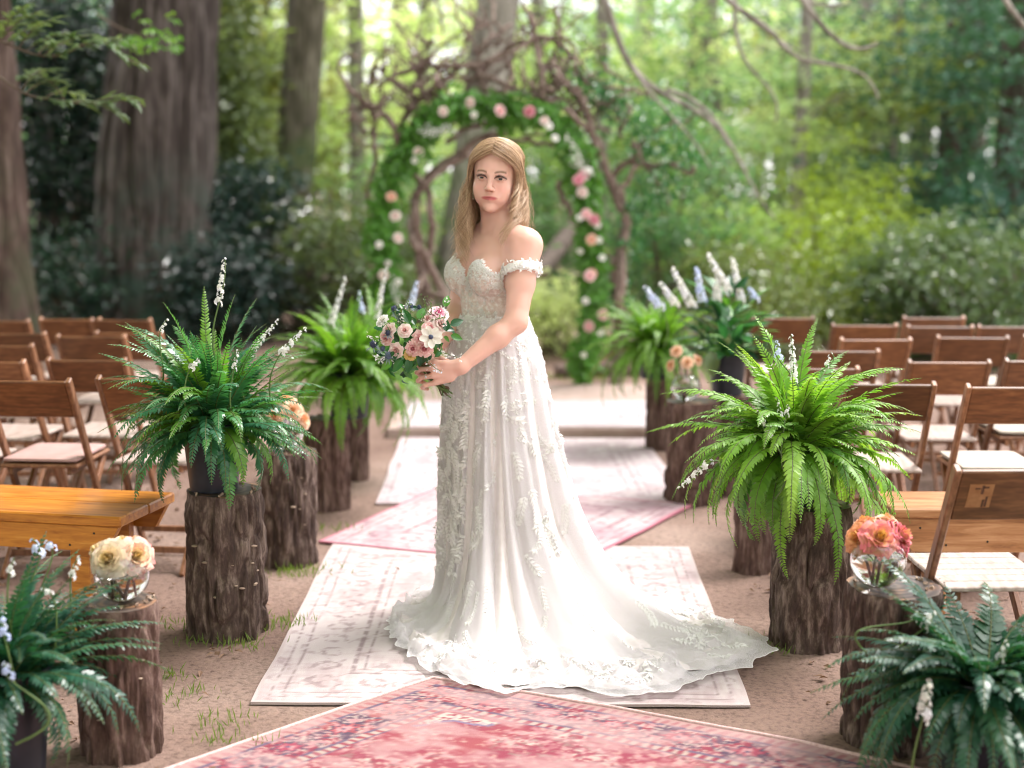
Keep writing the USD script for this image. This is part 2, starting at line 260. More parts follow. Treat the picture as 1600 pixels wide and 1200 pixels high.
M["flower_white"] = leaf_mat("flower_white", [(0.70, 0.70, 0.68), (0.78, 0.77, 0.72), (0.70, 0.70, 0.76)], 0.35, 0.6, (1, 1, 1), 0.3)
M["flower_blue"] = leaf_mat("flower_blue", [(0.45, 0.52, 0.75), (0.60, 0.66, 0.80), (0.68, 0.72, 0.82)], 0.35, 0.6, (1, 1, 1), 0.3)
M["thistle"] = leaf_mat("thistle", [(0.03, 0.04, 0.09), (0.06, 0.08, 0.16), (0.12, 0.16, 0.25)], 0.1, 0.5)
M["stem"] = plain("stem", (0.09, 0.15, 0.04), 0.5)
M["stem_brown"] = plain("stem_brown", (0.10, 0.055, 0.03), 0.5)
M["glass"] = mat("clear_glass", {"p": ("principled_bsdf", {"base_color": (1, 1, 1), "roughness": 0.0, "ior": 1.45, "transmission_weight": 1.0})}, [])
M["water"] = mat("vase_water", {"p": ("principled_bsdf", {"base_color": (0.98, 1, 1), "roughness": 0.0, "ior": 1.33, "transmission_weight": 1.0})}, [])
M["skin"] = col_mat("skin", 0.42, 0.0, bump=(260, 0.12, 0.0008), spec=0.42, sss=0.25)
M["hair_fair"] = mat("hair_fair", {"h": ("hair_info", {}), "r": ("rgb_ramp", {"ramp": [(0, (0.421, 0.274, 0.161)), (0.2, (0.645, 0.442, 0.267)), (1, (0.869, 0.631, 0.393))]}), "p": ("principled_bsdf", {"roughness": 0.36, "specular_ior_level": 0.5})}, [("h.intercept", "r.fac"), ("r.color", "p.base_color")])
M["hair_deep"] = mat("hair_deep", {"h": ("hair_info", {}), "r": ("rgb_ramp", {"ramp": [(0, (0.230, 0.138, 0.078)), (0.4, (0.380, 0.230, 0.121)), (1, (0.552, 0.345, 0.178))]}), "p": ("principled_bsdf", {"roughness": 0.4, "specular_ior_level": 0.5})}, [("h.intercept", "r.fac"), ("r.color", "p.base_color")])
M["hair_light"] = mat("hair_light", {"h": ("hair_info", {}), "r": ("rgb_ramp", {"ramp": [(0, (0.589, 0.421, 0.281)), (0.2, (0.869, 0.659, 0.448)), (1, (0.880, 0.880, 0.659))]}), "p": ("principled_bsdf", {"roughness": 0.34, "specular_ior_level": 0.5})}, [("h.intercept", "r.fac"), ("r.color", "p.base_color")])
M["satin"] = noisy("satin", [(0.3, (0.63, 0.565, 0.56)), (0.7, (0.70, 0.64, 0.635))], (1, 1, 1), 30, rough=0.5, bump=0.05, bdist=0.001, spec=0.3)
M["bodice"] = noisy("bodice", [(0.35, (0.56, 0.44, 0.40)), (0.5, (0.66, 0.55, 0.51)), (0.62, (0.80, 0.76, 0.74))], (1, 1, 1), 70, rough=0.6, bump=0.5, bdist=0.003, spec=0.3)
M["lace"] = leaf_mat("lace", [(0.80, 0.78, 0.77), (0.86, 0.85, 0.84)], 0.2, 0.55, (1, 1, 1), 0.4)
M["tulle"] = mat("tulle", {"tc": ("texture_coordinate", {}), "v": ("noise_texture", {"scale": 420.0, "detail": 1.0}), "r": ("rgb_ramp", {"ramp": [(0.40, (0.50, 0.50, 0.50)), (0.62, (0.94, 0.94, 0.94))]}),
    "d": ("diffuse_bsdf", {"color": (0.78, 0.755, 0.765)}), "tl": ("translucent_bsdf", {"color": (0.78, 0.755, 0.765)}), "m1": ("mix_closure", {"fac": 0.4}), "tr": ("transparent_bsdf", {}), "m": ("mix_closure", {})},
    [("tc.object", "v.vector"), ("v.fac", "r.fac"), ("r.color", "m.fac"), ("d.BSDF", "m1.closure1"), ("tl.BSDF", "m1.closure2"), ("tr.BSDF", "m.closure1"), ("m1.closure", "m.closure2")], surface="m.closure")
M["eye"] = col_mat("eye", 0.12, spec=0.6)
M["lash"] = plain("lash", (0.025, 0.015, 0.012), 0.6)
M["silver"] = plain("silver", (0.85, 0.82, 0.78), 0.15, 1.0)
M["crystal"] = plain("crystal", (0.9, 0.9, 0.92), 0.05, 0.6)
M["rug"] = col_mat("rug", 0.95, bump=(350, 0.7, 0.003), spec=0.05)
M["rug_edge"] = noisy("rug_edge", [(0.3, (0.42, 0.26, 0.25)), (0.7, (0.62, 0.46, 0.44))], (1, 1, 1), 90, rough=0.95, bump=0.4, bdist=0.003, spec=0.1)
M["paper"] = noisy("paper", [(0.35, (0.24, 0.10, 0.04)), (0.6, (0.32, 0.155, 0.068))], (1, 1, 1), 40, rough=0.7, bump=0.1, bdist=0.001)
M["ink"] = plain("ink", (0.085, 0.034, 0.018), 0.7)
M["nail"] = plain("nail", (0.03, 0.025, 0.02), 0.5, 0.5)
M["fungus"] = noisy("fungus", [(0.3, (0.22, 0.14, 0.10)), (0.7, (0.38, 0.29, 0.22))], (1, 1, 1), 50, rough=0.8, bump=0.3, bdist=0.003)
M["step_stone"] = noisy("step_stone", [(0.3, (0.26, 0.185, 0.155)), (0.7, (0.40, 0.31, 0.27))], (1, 1, 1), 9, rough=0.85, bump=0.4, bdist=0.006)

# ------------------------------------------------------------------ ground
def spread(a, b, c, d, n1, n2): return np.unique(np.r_[np.linspace(a, b, n1), np.linspace(b, c, n2), np.linspace(c, d, n1)])
gx = spread(-90, -7, 7, 90, 40, 150); gy = spread(-30, 2, 13, 120, 40, 120)
XX, YY = np.meshgrid(gx, gy, indexing="ij")
far = np.clip((np.hypot(XX, YY - 6) - 9) / 30, 0, 1)
ZZ = far * (fbm(np.stack([XX / 9, YY / 9, XX * 0], -1), 3, 5) - 0.35) * 1.8
near = 1 - np.clip((np.hypot(XX, YY - 6) - 9) / 3, 0, 1)
ZZ -= near * 0.006 * fbm(np.stack([XX * 2.2, YY * 2.2, XX * 0], -1), 3, 9)
obj("ground", (np.stack([XX, YY, ZZ], -1).reshape(-1, 3), grid_faces(len(gx), len(gy))), M["soil"], smooth=True, kind="structure")

# ------------------------------------------------------------------ rugs
def fade(x, a, b): return np.clip((x - a) / (b - a), 0, 1)
def lerp3(a, b, t): return np.asarray(a) * (1 - t[..., None]) + np.asarray(b) * t[..., None]
def persian(u, v, w, h):
    e = np.minimum(np.minimum(u, w - u), np.minimum(v, h - v))
    P = np.stack([u, v, u * 0], -1)
    n1, n2, n3, n4 = fbm(P * 9, 4, 1), fbm(P * 55, 3, 2), fbm(P * 120, 2, 3), fbm(P * 3, 3, 4)
    red = lerp3((0.235, 0.055, 0.080), (0.29, 0.085, 0.09), fade(n4, .35, .65))
    pink, ivory, navy = np.array((0.40, 0.22, 0.225)), np.array((0.46, 0.365, 0.32)), np.array((0.085, 0.065, 0.095))
    c = lerp3(red, np.broadcast_to(pink, red.shape), fade(n2, .50, .62) * fade(n1, .38, .58))
    c = lerp3(c, np.broadcast_to(ivory, c.shape), fade(n3, .62, .72) * fade(n1, .52, .62))
    c = lerp3(c, np.broadcast_to((0.22, 0.15, 0.14), c.shape), fade(n2, .40, .30) * fade(fbm(P * 7, 3, 8), .5, .62) * .8)
    # scrolling stems and rosettes of the field
    wu, wv = u + .05 * (fbm(P * 6, 3, 71) - .5), v + .05 * (fbm(P * 6 + 9, 3, 72) - .5)
    sc = np.abs(np.sin(wu * 52 + 2.4 * np.sin(wv * 37)) * np.cos(wv * 48 + 2.2 * np.sin(wu * 33)))
    c = lerp3(c, np.broadcast_to((0.42, 0.27, 0.235), c.shape), (sc < 0.10) * fade(n2, .42, .58) * 0.7)
    c = lerp3(c, np.broadcast_to((0.16, 0.09, 0.10), c.shape), (sc > 0.80) * fade(n1, .50, .62) * 0.55)
    md = np.hypot((u - w / 2) * 1.0, (v - h / 2) * 1.0)
    for cu, cv in ((0, 0), (w, 0), (0, h), (w, h)):
        q = np.hypot((wu - cu) * 0.80, wv - cv); lim = 0.43 + 0.02 * np.sin(np.arctan2(v - cv, u - cu) * 18)
        s = (q < lim) & (e > 0.26)
        dots = np.sin(wu * 150 + 3 * np.sin(wv * 40)) * np.sin(wv * 150 + 3 * np.sin(wu * 43))
        iv = lerp3(np.broadcast_to(ivory, c.shape), red, fade(dots + (n2 - .5) * 2.4, .30, .55))
        iv = lerp3(iv, np.broadcast_to(navy * 2.2, c.shape), fade(n2, .36, .28) * .6)
        c = np.where(s[..., None], iv, c); c = np.where(((np.abs(q - lim) < 0.009) & (e > 0.26) & (n2 > .40))[..., None], navy * 2.2, c)
    t = np.where((np.minimum(u, w - u) < np.minimum(v, h - v)), wv, wu); we = e + .02 * (n1 - .5)
    rose = np.hypot(((t / 0.20) % 1 - .5) * 0.20, (we - 0.125) * 1.25); pet = rose * (1 + .22 * np.sin(8 * np.arctan2(we - .125, ((t / .2) % 1 - .5) * .2)))
    b = lerp3(red * 0.95, np.broadcast_to(navy, c.shape), fade(fbm(P * 30, 3, 11), .50, .57) * .9)
    vin = np.abs(np.sin(t * 31.4) * .035 + .125 - we); b = lerp3(b, np.broadcast_to(navy * 1.2, c.shape), (vin < .006) * 1.0)
    b = lerp3(b, np.broadcast_to(pink, c.shape), fade(n2, .53, .62) * .85); b = lerp3(b, np.broadcast_to(ivory, c.shape), fade(n3, .60, .70) * .7)
    b = lerp3(b, red * 1.2, (pet < .040) * 1.0); b = lerp3(b, np.broadcast_to(navy, c.shape), (np.abs(pet - .040) < .005) * 1.0); b = lerp3(b, np.broadcast_to(pink * 1.05, c.shape), (pet < .024) * fade(n2, .38, .5)); b = lerp3(b, np.broadcast_to(navy * 1.5, c.shape), (pet < .008) * 1.0)
    c = np.where((e < 0.20)[..., None], b, c)
    g = lerp3(np.broadcast_to(ivory * .8, c.shape), red, fade(np.sin(t * 190) + (n2 - .5) * 2, -.2, .3))
    c = np.where(((e > 0.20) & (e < 0.232))[..., None], g, c); c = np.where((e < 0.052)[..., None], lerp3(g * .9, np.broadcast_to(pink * .9, c.shape), np.full(u.shape, .5)), c)
    for k in (0.055, 0.198, 0.236): c = np.where(((np.abs(e - k) < 0.005) & (n2 > .36))[..., None], navy * 1.5, c)
    c = np.where((e < 0.016)[..., None], (0.34, 0.21, 0.20), c)
    wear = fade(fbm(P * np.array([9, 16, 1]), 5, 21), .44, .64) * .6
    return .86 * lerp3(c, np.broadcast_to((0.41, 0.27, 0.265), c.shape), wear)
def pale(tint, accent, edge, amount=0.5, bands=True):
    def p(u, v, w, h):
        e = np.minimum(np.minimum(u, w - u), np.minimum(v, h - v)); P = np.stack([u, v, u * 0], -1)
        n1, n2 = fbm(P * 5, 4, 31), fbm(P * np.array([60, 14, 1]), 3, 32)
        n3 = fbm(P * np.array([14, 60, 1]), 3, 33); n4 = fbm(P * 45, 3, 34)
        c = lerp3(np.broadcast_to(tint, u.shape + (3,)), np.broadcast_to(accent, u.shape + (3,)), fade(n1 * .5 + n2 * .28 + n3 * .22, .42, .66) * amount)
        mot = np.abs(np.sin(u * 21 + 1.5 * np.sin(v * 14)) * np.cos(v * 19 + 1.7 * np.sin(u * 13)))
        c = lerp3(c, np.broadcast_to(np.asarray(accent) * .8, c.shape), (mot < .12) * fade(n4, .42, .6) * amount * .8)
        if bands:
            for k, q in ((0.05, 0.006), (0.09, 0.004), (0.27, 0.007), (0.31, 0.004)):
                c = lerp3(c, np.broadcast_to(np.asarray(accent) * .7, c.shape), (np.abs(e - k) < q) * fade(n4, .3, .55) * min(1, amount * 1.2))
            fl = np.hypot(((np.where(u < v, v, u) / .14) % 1 - .5) * .14, e - .18)
            c = lerp3(c, np.broadcast_to(np.asarray(accent) * .75, c.shape), (np.abs(fl - .035) < .012) * fade(n4, .36, .56) * amount)
        return np.where((e < 0.012)[..., None], edge, c)
    return p
def rug(label, C, painter, z, step, bow=None, edge=None):
    """C: corners on the ground (near left, near right, far right, far left) in metres."""
    C = [np.asarray(c[:2]) for c in C]; w = np.linalg.norm(C[1] - C[0]); h = np.linalg.norm(C[3] - C[0]); nu, nv = int(w / step), int(h / step)
    s, t = np.meshgrid(np.linspace(0, 1, nu), np.linspace(0, 1, nv), indexing="ij")
    P = C[0] * ((1 - s) * (1 - t))[..., None] + C[1] * (s * (1 - t))[..., None] + C[2] * (s * t)[..., None] + C[3] * ((1 - s) * t)[..., None]
    wob = (fbm(np.stack([P[..., 0] * 4, P[..., 1] * 4, s * 0], -1), 2, 41) - .5) * .014
    nrm = unit(np.r_[C[1] - C[0], 0])[:2]; per = np.array([-nrm[1], nrm[0]])
    P = P + wob[..., None] * per + (fbm(np.stack([P[..., 0] * 3, P[..., 1] * 3, s * 0 + 5], -1), 2, 42) - .5)[..., None] * .014 * nrm
    if bow is not None: P = P + (np.sin(np.pi * s) * t * bow)[..., None] * per
    Z = z + 0.004 * fbm(np.stack([P[..., 0] * 5, P[..., 1] * 5, s * 0], -1), 2, 43)
    col = painter(s * w, t * h, w, h)
    v = np.concatenate([P, Z[..., None]], -1).reshape(-1, 3); f = grid_faces(nu, nv); f = np.vstack([f[:, [0, 1, 2]], f[:, [0, 2, 3]]])
    idx = np.arange(nu * nv).reshape(nu, nv); loop = np.r_[idx[:, 0], idx[-1, 1:], idx[-2::-1, -1], idx[0, -2:0:-1]]
    lo = v[loop].copy(); lo[:, 2] = max(z - 0.006, 0.0005); n = len(v); k = np.arange(len(loop)); k2 = (k + 1) % len(loop)
    f = np.vstack([f, np.stack([loop[k], n + k, n + k2], 1), np.stack([loop[k], n + k2, loop[k2]], 1)])
    x = thing("rug", label, "rug")
    cc = np.vstack([col.reshape(-1, 3), col.reshape(-1, 3)[loop]])
    obj("pile", (np.vstack([v, lo]), f), M["rug"], x, smooth=False, col=cc)
    if edge:
        ring = v[loop][:: max(1, int(0.02 / step))]; ring = np.vstack([ring, ring[:1]]) + [0, 0, 0.001]
        obj("binding", tube(ring, 0.006, 6, cap=False), M[edge], x, smooth=True)
    return x
rug("pale runner rug with faded grey pattern under the wedding dress", [G(392, 1102), G(1172, 1106), G(1076, 857), G(520, 852)], pale((0.46, 0.40, 0.395), (0.31, 0.23, 0.235), (0.42, 0.35, 0.34), .65), 0.006, 0.008)
c0, cl, cr = G(676, 1066)[:2], G(290, 1200)[:2], G(1400, 1206)[:2]
dl, dr = unit(cl - c0), unit(cr - c0); dr = unit(dr - dl * np.dot(dl, dr) * 0.25)
rug("red Persian patterned rug nearest the camera", [c0 + dl * 1.75 + dr * 2.5, c0 + dr * 2.5, c0, c0 + dl * 1.75][::1] if False else [c0 + dl * 1.8, c0 + dl * 1.8 + dr * 2.6, c0 + dr * 2.6, c0], persian, 0.013, 0.0065, bow=.10, edge="rug_edge")
rug("pale pink rug turned like a diamond with a bright pink edge", [G(497, 849), G(893, 890), G(1085, 791), G(690, 762)], pale((0.44, 0.365, 0.37), (0.30, 0.18, 0.21), (0.40, 0.16, 0.20), .75), 0.011, 0.010)
rug("pale lilac rug between the pink diamond rug and the low step", [G(588, 789), G(1080, 789), G(1008, 687), G(626, 686)], pale((0.46, 0.405, 0.415), (0.32, 0.235, 0.255), (0.5, 0.42, 0.42), .65), 0.008, 0.012)
# low step with the farthest rug
a, b, c, d = G(606, 684), G(1044, 684), G(1040, 612), G(634, 612)
hh = 0.055
top = np.array([[*p[:2], hh] for p in (a, b, c, d)]); bot = top.copy(); bot[:, 2] = -0.05
obj("low_step", trimesh.convex.convex_hull(np.vstack([top, bot, top + [0, 0, -0.0]])), M["step_stone"], label="low pinkish step in front of the arch", cat="step")
rug("bright pale rug farthest back on the low step", [G(622, 669, hh), G(1038, 669, hh), G(1030, 628, hh), G(640, 628, hh)], pale((0.47, 0.42, 0.43), (0.33, 0.26, 0.275), (0.42, 0.35, 0.35), .6), hh + 0.008, 0.012)

# ------------------------------------------------------------------ ground cover
def litter():
    n = 11000; r = np.random.default_rng(3); x = r.uniform(-5.2, 5.2, n); y = r.uniform(3.2, 13, n)
    keep = (np.abs(x) > 0.35 + 0.0 * y) & ((np.abs(x) > 0.16 * y) | (r.random(n) < 0.16)) & ~((np.abs(x) < 0.9) & (y < 8.2) & (r.random(n) < .985)); x, y = x[keep], y[keep]; n = len(x)
    N = unit(np.stack([r.normal(0, .3, n), r.normal(0, .3, n), np.ones(n)], -1)); T = np.stack([r.normal(size=n), r.normal(size=n), np.zeros(n)], -1)
    obj("fallen_leaves", leaves(np.stack([x, y, r.uniform(.003, .012, n) + .012 * ((np.abs(x) < .95) & (y < 8.2))], -1), N, T, r.uniform(.012, .05, n), r.uniform(.006, .026, n)), M["litter"], kind="stuff", label="dry brown leaves and bark bits scattered over the bare soil", cat="leaf litter")
    mb = MB(); r = np.random.default_rng(5)
    for px, py, k, s in ((250, 1060, 70, .05), (290, 1090, 40, .05), (375, 1010, 50, .05), (395, 985, 70, .07), (455, 900, 70, .06), (448, 975, 60, .05), (475, 893, 60, .06), (310, 1010, 30, .06), (350, 1130, 40, .05), (330, 1160, 30, .04), (1215, 1020, 25, .05), (1170, 1005, 12, .04), (400, 1165, 20, .03), (1340, 1010, 30, .06), (520, 830, 40, .07), (275, 980, 40, .06), (930, 592, 160, .2), (850, 590, 120, .2), (700, 600, 100, .2)):
        c = G(px, py); p = c + np.stack([r.normal(0, s, k), r.normal(0, s * .7, k), np.zeros(k)], -1)
        T = unit(np.stack([r.normal(0, .5, k), r.normal(0, .5, k), np.ones(k)], -1)); N = unit(np.stack([r.normal(size=k), r.normal(size=k), np.zeros(k)], -1))
        mb.add(small_leaves(p, N, T, r.uniform(.015, .045, k) * (1 + s * 2), 0.003 + s * .02))
    mb.build("grass_tufts", M["grass"], kind="stuff", label="sparse green grass tufts on the bare soil and round the stumps", cat="grass")
litter()

# ------------------------------------------------------------------ trees
def trunk_mesh(P, R, na, nz, ridge=0.03, seed=0, flare=0.0, kf=2.2, nlobes=5):
    """Bark with raised, wandering vertical ridges along the path P."""
    C = spline(P, nz); s = np.linspace(0, 1, nz); r = np.interp(s, np.linspace(0, 1, len(R)), R)
    t = unit(np.gradient(C, axis=0)); a = unit(np.cross(t, [0, 1.0, 0.0])); b = np.cross(t, a)
    g = np.arange(na) * 2 * np.pi / na
    zl = np.r_[0, np.cumsum(np.linalg.norm(np.diff(C, axis=0), axis=1))]
    Gm, Z = np.meshgrid(g, zl); Rm = r[:, None]
    q = np.stack([np.cos(Gm) * Rm / .11 * kf / 2.2, np.sin(Gm) * Rm / .11 * kf / 2.2, Z * kf / 2.2 * 1.1], -1)
    warp = (fbm(q * .6, 3, seed) - .5) * 1.2
    n = noise(q + warp[..., None], seed + 3); n2 = noise(q * 2.1 + warp[..., None], seed + 5)
    h = (np.clip(np.abs(2 * n - 1) * 3.2, 0, 1) ** .8) * .72 + np.clip(np.abs(2 * n2 - 1) * 2.6, 0, 1) * .28
    fl = flare * np.exp(-Z / (0.6 * r[0] / .5 + .25)) * (1 + .45 * np.sin(Gm * nlobes + seed))
    rr = Rm + ridge * (h - .6) + fl
    v = C[:, None] + rr[..., None] * (np.cos(Gm)[..., None] * a[:, None] + np.sin(Gm)[..., None] * b[:, None])
    f = grid_faces(nz, na, wrap_m=True); return v.reshape(-1, 3), np.vstack([f[:, [0, 2, 1]], f[:, [0, 3, 2]]])
def canopy(r, rx, ry, rz, nclump, per, L, flat=0.35, cr=0.5, shell=0.5):
    """Leaves in flattened clumps through an ellipsoid, gaps between the clumps."""
    u = unit(r.normal(size=(nclump, 3))); c = u * (shell + (1 - shell) * r.random((nclump, 1)) ** .6) * [rx, ry, rz]
    crr = cr * r.uniform(.55, 1.25, nclump); k = np.repeat(np.arange(nclump), per); n = len(k)
    p = c[k] + r.normal(size=(n, 3)) * np.stack([crr[k], crr[k], crr[k] * flat], -1) * .55
    out = unit(p - c[k] + 1e-6); N = unit(np.array([0, 0, 1.0]) + r.normal(0, .5, (n, 3))); T = unit(out + r.normal(0, .6, (n, 3)) - [0, 0, .25])
    l = L * r.uniform(.65, 1.25, n)
    return small_leaves(p, N, T, l, l * r.uniform(.42, .6, n))
def limb_set(r, base, top, n, length, rad, bark, parent):
    for _ in range(n):
        t = r.uniform(.3, 1); p = base * (1 - t) + top * t; a = r.uniform(0, 6.28)
        d = np.array([math.cos(a), math.sin(a), r.uniform(.0, .5)]) * length * r.uniform(.6, 1.1)
        obj('limb', tube(spline([p, p + d * .5 + [0, 0, .1], p + d], 6), np.linspace(rad, rad * .25, 6), 5), M[bark], parent, smooth=True)
# --- the three named trunks on the left and the mossy leaning one behind the arch
def big_tree(label, base, topp, R, bark, na, nz, ridge, flare, seed, crown=None, name="tree", moss=False, lobes=5, kf=2.2):
    base, topp = np.asarray(base, float), np.asarray(topp, float); x = thing(name, label, "tree", (base[0], base[1], 0))
    P = np.array([[0, 0, -.15], (topp - base) * .33 + [0, 0, 0], (topp - base) * .66, topp - base]); P[:, :2] += np.array([[0, 0], [0.02, 0], [-.015, 0], [0, 0]]) * R[0] * 2
    obj("trunk", trunk_mesh(P, R, na, nz, ridge, seed, flare, nlobes=lobes, kf=kf), M[bark], x, smooth=True)
    if crown:
        (mt, cz, rx, rz, nc, per, L) = crown; r = np.random.default_rng(seed + 50)
        v, f = canopy(r, rx, rx, rz, nc, per, L, .3, 1.1); obj("crown", (v + (topp - base) * [1, 1, 0] + [0, 0, cz], f), M[mt], x, kind="stuff")
        limb_set(r, np.array([0, 0, cz - rz * .6]), topp - base, 9, rx * .7, R[-1] * .4, bark, x)
    return x
Yb1 = 15.2
b0 = D(226, 480, Yb1); b0[2] = 0; t0 = D(256, -20, Yb1); k = (9.5) / (t0[2]); t9 = b0 + (t0 - b0) * k; t9[2] = 9.5; 
big_tree("massive old tree with furrowed bark behind the left chairs", b0, t9, [.56, .50, .46, .36], "bark_big", 340, 330, .13, .22, 11, ("leaf_mid", 8.6, 4.6, 2.2, 120, 60, .22), lobes=4, kf=.95)
b1 = D(8, 490, 12.2); b1[2] = 0; t1 = D(-24, 60, 12.2); t9 = b1 + (t1 - b1) * (9 / t1[2]); t9[2] = 9
big_tree("reddish brown tree trunk at the left edge of the clearing", b1, t9, [.24, .205, .19, .14], "bark_red", 150, 260, .05, .06, 23, ("leaf_mid", 8, 3.0, 1.8, 70, 60, .2), kf=1.3)
b2 = D(438, 430, 17.5); b2[2] = 0; t2 = D(480, -10, 17.5); t9 = b2 + (t2 - b2) * (10 / t2[2]); t9[2] = 10
big_tree("slim mossy tree leaning right behind the far left ferns", b2, t9, [.245, .225, .20, .14], "bark_mossy", 110, 220, .022, .06, 31, ("leaf_spring", 9.2, 2.4, 1.5, 26, 50, .2))
b3 = D(700, 500, 15.5); b3[2] = 0; t3 = D(778, 0, 15.5); t9 = b3 + (t3 - b3) * (10 / t3[2]); t9[2] = 10
big_tree("green mossy tree leaning behind the flower arch", b3, t9, [.25, .215, .20, .15], "bark_pale", 110, 220, .02, .08, 41, ("leaf_spring", 9.2, 2.4, 1.5, 26, 50, .2))

# --- forest trees beyond the clearing: trunk + layered crown, built once per kind
KINDS = {}
def forest_kind(key, mt, bark, rad, tall, cz, rx, rz, nc, per, L, flat, cr, seed):
    KINDS[key] = dict(mt=mt, bark=bark, rad=rad, tall=tall, cz=cz, rx=rx, rz=rz, nc=nc, per=per, L=L, flat=flat, cr=cr, seed=seed, first=None)
forest_kind("spring", "leaf_spring", "bark_grey", .10, 7, 3.4, 1.7, 2.4, 66, 26, .16, .3, .55, 101)
forest_kind("mid", "leaf_mid", "bark_grey", .12, 8, 3.3, 1.8, 2.5, 76, 28, .15, .25, .6, 102)
forest_kind("teal", "leaf_teal", "bark_dark", .15, 10, 3.6, 1.9, 3.2, 100, 34, .13, .14, .75, 103)
forest_kind("peach", "leaf_peach", "bark_grey", .06, 4.5, 2.9, 1.0, .9, 40, 28, .13, .25, .5, 104)
forest_kind("olive", "leaf_olive", "bark_dark", .07, 5, 2.4, 1.3, 2.3, 90, 34, .13, .6, .42, 105)
def forest_tree(key, px, Y, label, rz=0.0, sc=1.0):
    K = KINDS[key]; p = D(px, 300, Y); loc = (p[0], Y, -.1)
    if K["first"] is None:
        r = np.random.default_rng(K["seed"]); x = thing("tree", label, "tree", loc, rz, "trees beyond the clearing", sc); K["first"] = x
        lean = np.array([r.normal(0, .25), r.normal(0, .2), 0]); P = np.array([[0, 0, 0], lean * .4 + [0, 0, K["tall"] * .4], lean + [0, 0, K["tall"]]])
        obj("trunk", trunk_mesh(P, [K["rad"] * 1.15, K["rad"], K["rad"] * .6], 20, 60, .01, K["seed"]), M[K["bark"]], x, smooth=True)
        limb_set(r, np.array([0, 0, K["cz"] - K["rz"] * .8]), np.array([lean[0], lean[1], K["tall"] * .9]), 14, K["rx"] * .8, K["rad"] * .22, K["bark"], x)
        v, f = canopy(r, K["rx"], K["rx"], K["rz"], K["nc"], K["per"], K["L"], K["flat"], K["cr"], .25); obj("crown", (v + [0, 0, K["cz"]], f), M[K["mt"]], x, kind="stuff")
        return x
    return dup(K["first"], loc, rz, label, "trees beyond the clearing", sc)
side = lambda px: "left" if px < 560 else "middle" if px < 1000 else "right"
WORD = {"spring": "bright pale green broadleaf tree", "mid": "mid green woodland tree with grey trunk", "teal": "dark blue green conifer with layered boughs", "peach": "small sapling with yellowing peach leaves", "olive": "olive green understory tree"}
FT = [("spring", 560, 19, 30, 1), ("spring", 640, 22, 110, 1.1), ("spring", 520, 24, 200, 1.2), ("spring", 860, 22, 250, 1.05), ("spring", 940, 18.5, 20, .85), ("spring", 1060, 20, 80, .95), ("spring", 720, 28, 160, 1.3),
      ("mid", 1005, 24, 10, 1), ("mid", 1130, 19.5, 95, .95), ("mid", 1220, 23, 190, 1), ("mid", 1316, 27, 280, 1.15), ("mid", 1362, 22.5, 40, 1.0), ("mid", 820, 30, 140, 1.3), ("mid", 440, 33, 300, 1.2), ("mid", 1090, 29, 330, 1.25), ("mid", 1240, 18, 220, .7),
      ("teal", 1500, 21, 0, 1), ("teal", 1565, 17.5, 70, .95), ("teal", 1440, 25, 130, 1.1), ("teal", 1600, 25, 210, 1.1), ("teal", 1395, 29, 260, 1.2), ("teal", 1520, 31, 310, 1.25), ("teal", 1680, 20, 340, 1.0), ("teal", 70, 21, 30, 1.1), ("teal", 330, 24, 150, 1.15), ("teal", 140, 27, 240, 1.2), ("teal", -60, 18, 290, 1), ("teal", 1300, 33, 20, 1.3), ("teal", 1470, 19.5, 50, .9), ("teal", 1620, 17, 160, .9),
      ("peach", 1385, 19, 0, 1), ("peach", 1450, 22, 120, 1.05), ("peach", 1290, 20.5, 230, .9), ("peach", 1180, 24, 310, 1.1),
      ("olive", 340, 19.2, 0, 1.0), ("olive", 380, 20.0, 100, 1.1), ("olive", 420, 21, 190, 1.1), ("olive", 310, 20.5, 260, 1.15)]
NTH_ = ["leftmost", "second", "third", "fourth", "fifth", "sixth", "seventh", "eighth", "ninth", "tenth", "eleventh", "twelfth", "thirteenth", "fourteenth", "fifteenth"]
cnt = {}
for key in KINDS:
    for j, t in enumerate(sorted((t for t in FT if t[0] == key), key=lambda t: t[1])):
        forest_tree(key, t[1], t[2], f"{WORD[key]}, {NTH_[j]}{' from left' if j else ''} of its kind behind the clearing", t[3], t[4])
def far_wood():
    r = np.random.default_rng(77); mb = MB()
    n = 46000; x = r.uniform(-34, 34, n); y = 36 + 11 * r.random(n) + 0.004 * x * x; z = 14 * r.random(n) ** 1.15
    g = fbm(np.stack([x / 2.2, y / 2.2, z / 1.1], -1), 3, 61); gap = np.clip(1.3 - np.abs(x / y + .07) / .11, 0, 1) * np.clip((z - 2.5) / 3, 0, 1); k = g > .46 + .22 * gap; x, y, z = x[k], y[k], z[k]; n = len(x)
    N = unit(np.array([0, -.4, 1.0]) + r.normal(0, .5, (n, 3))); T = unit(r.normal(size=(n, 3)) - [0, 0, .3]); l = r.uniform(.28, .55, n)
    return small_leaves(np.stack([x, y, z], -1), N, T, l, l * .55)
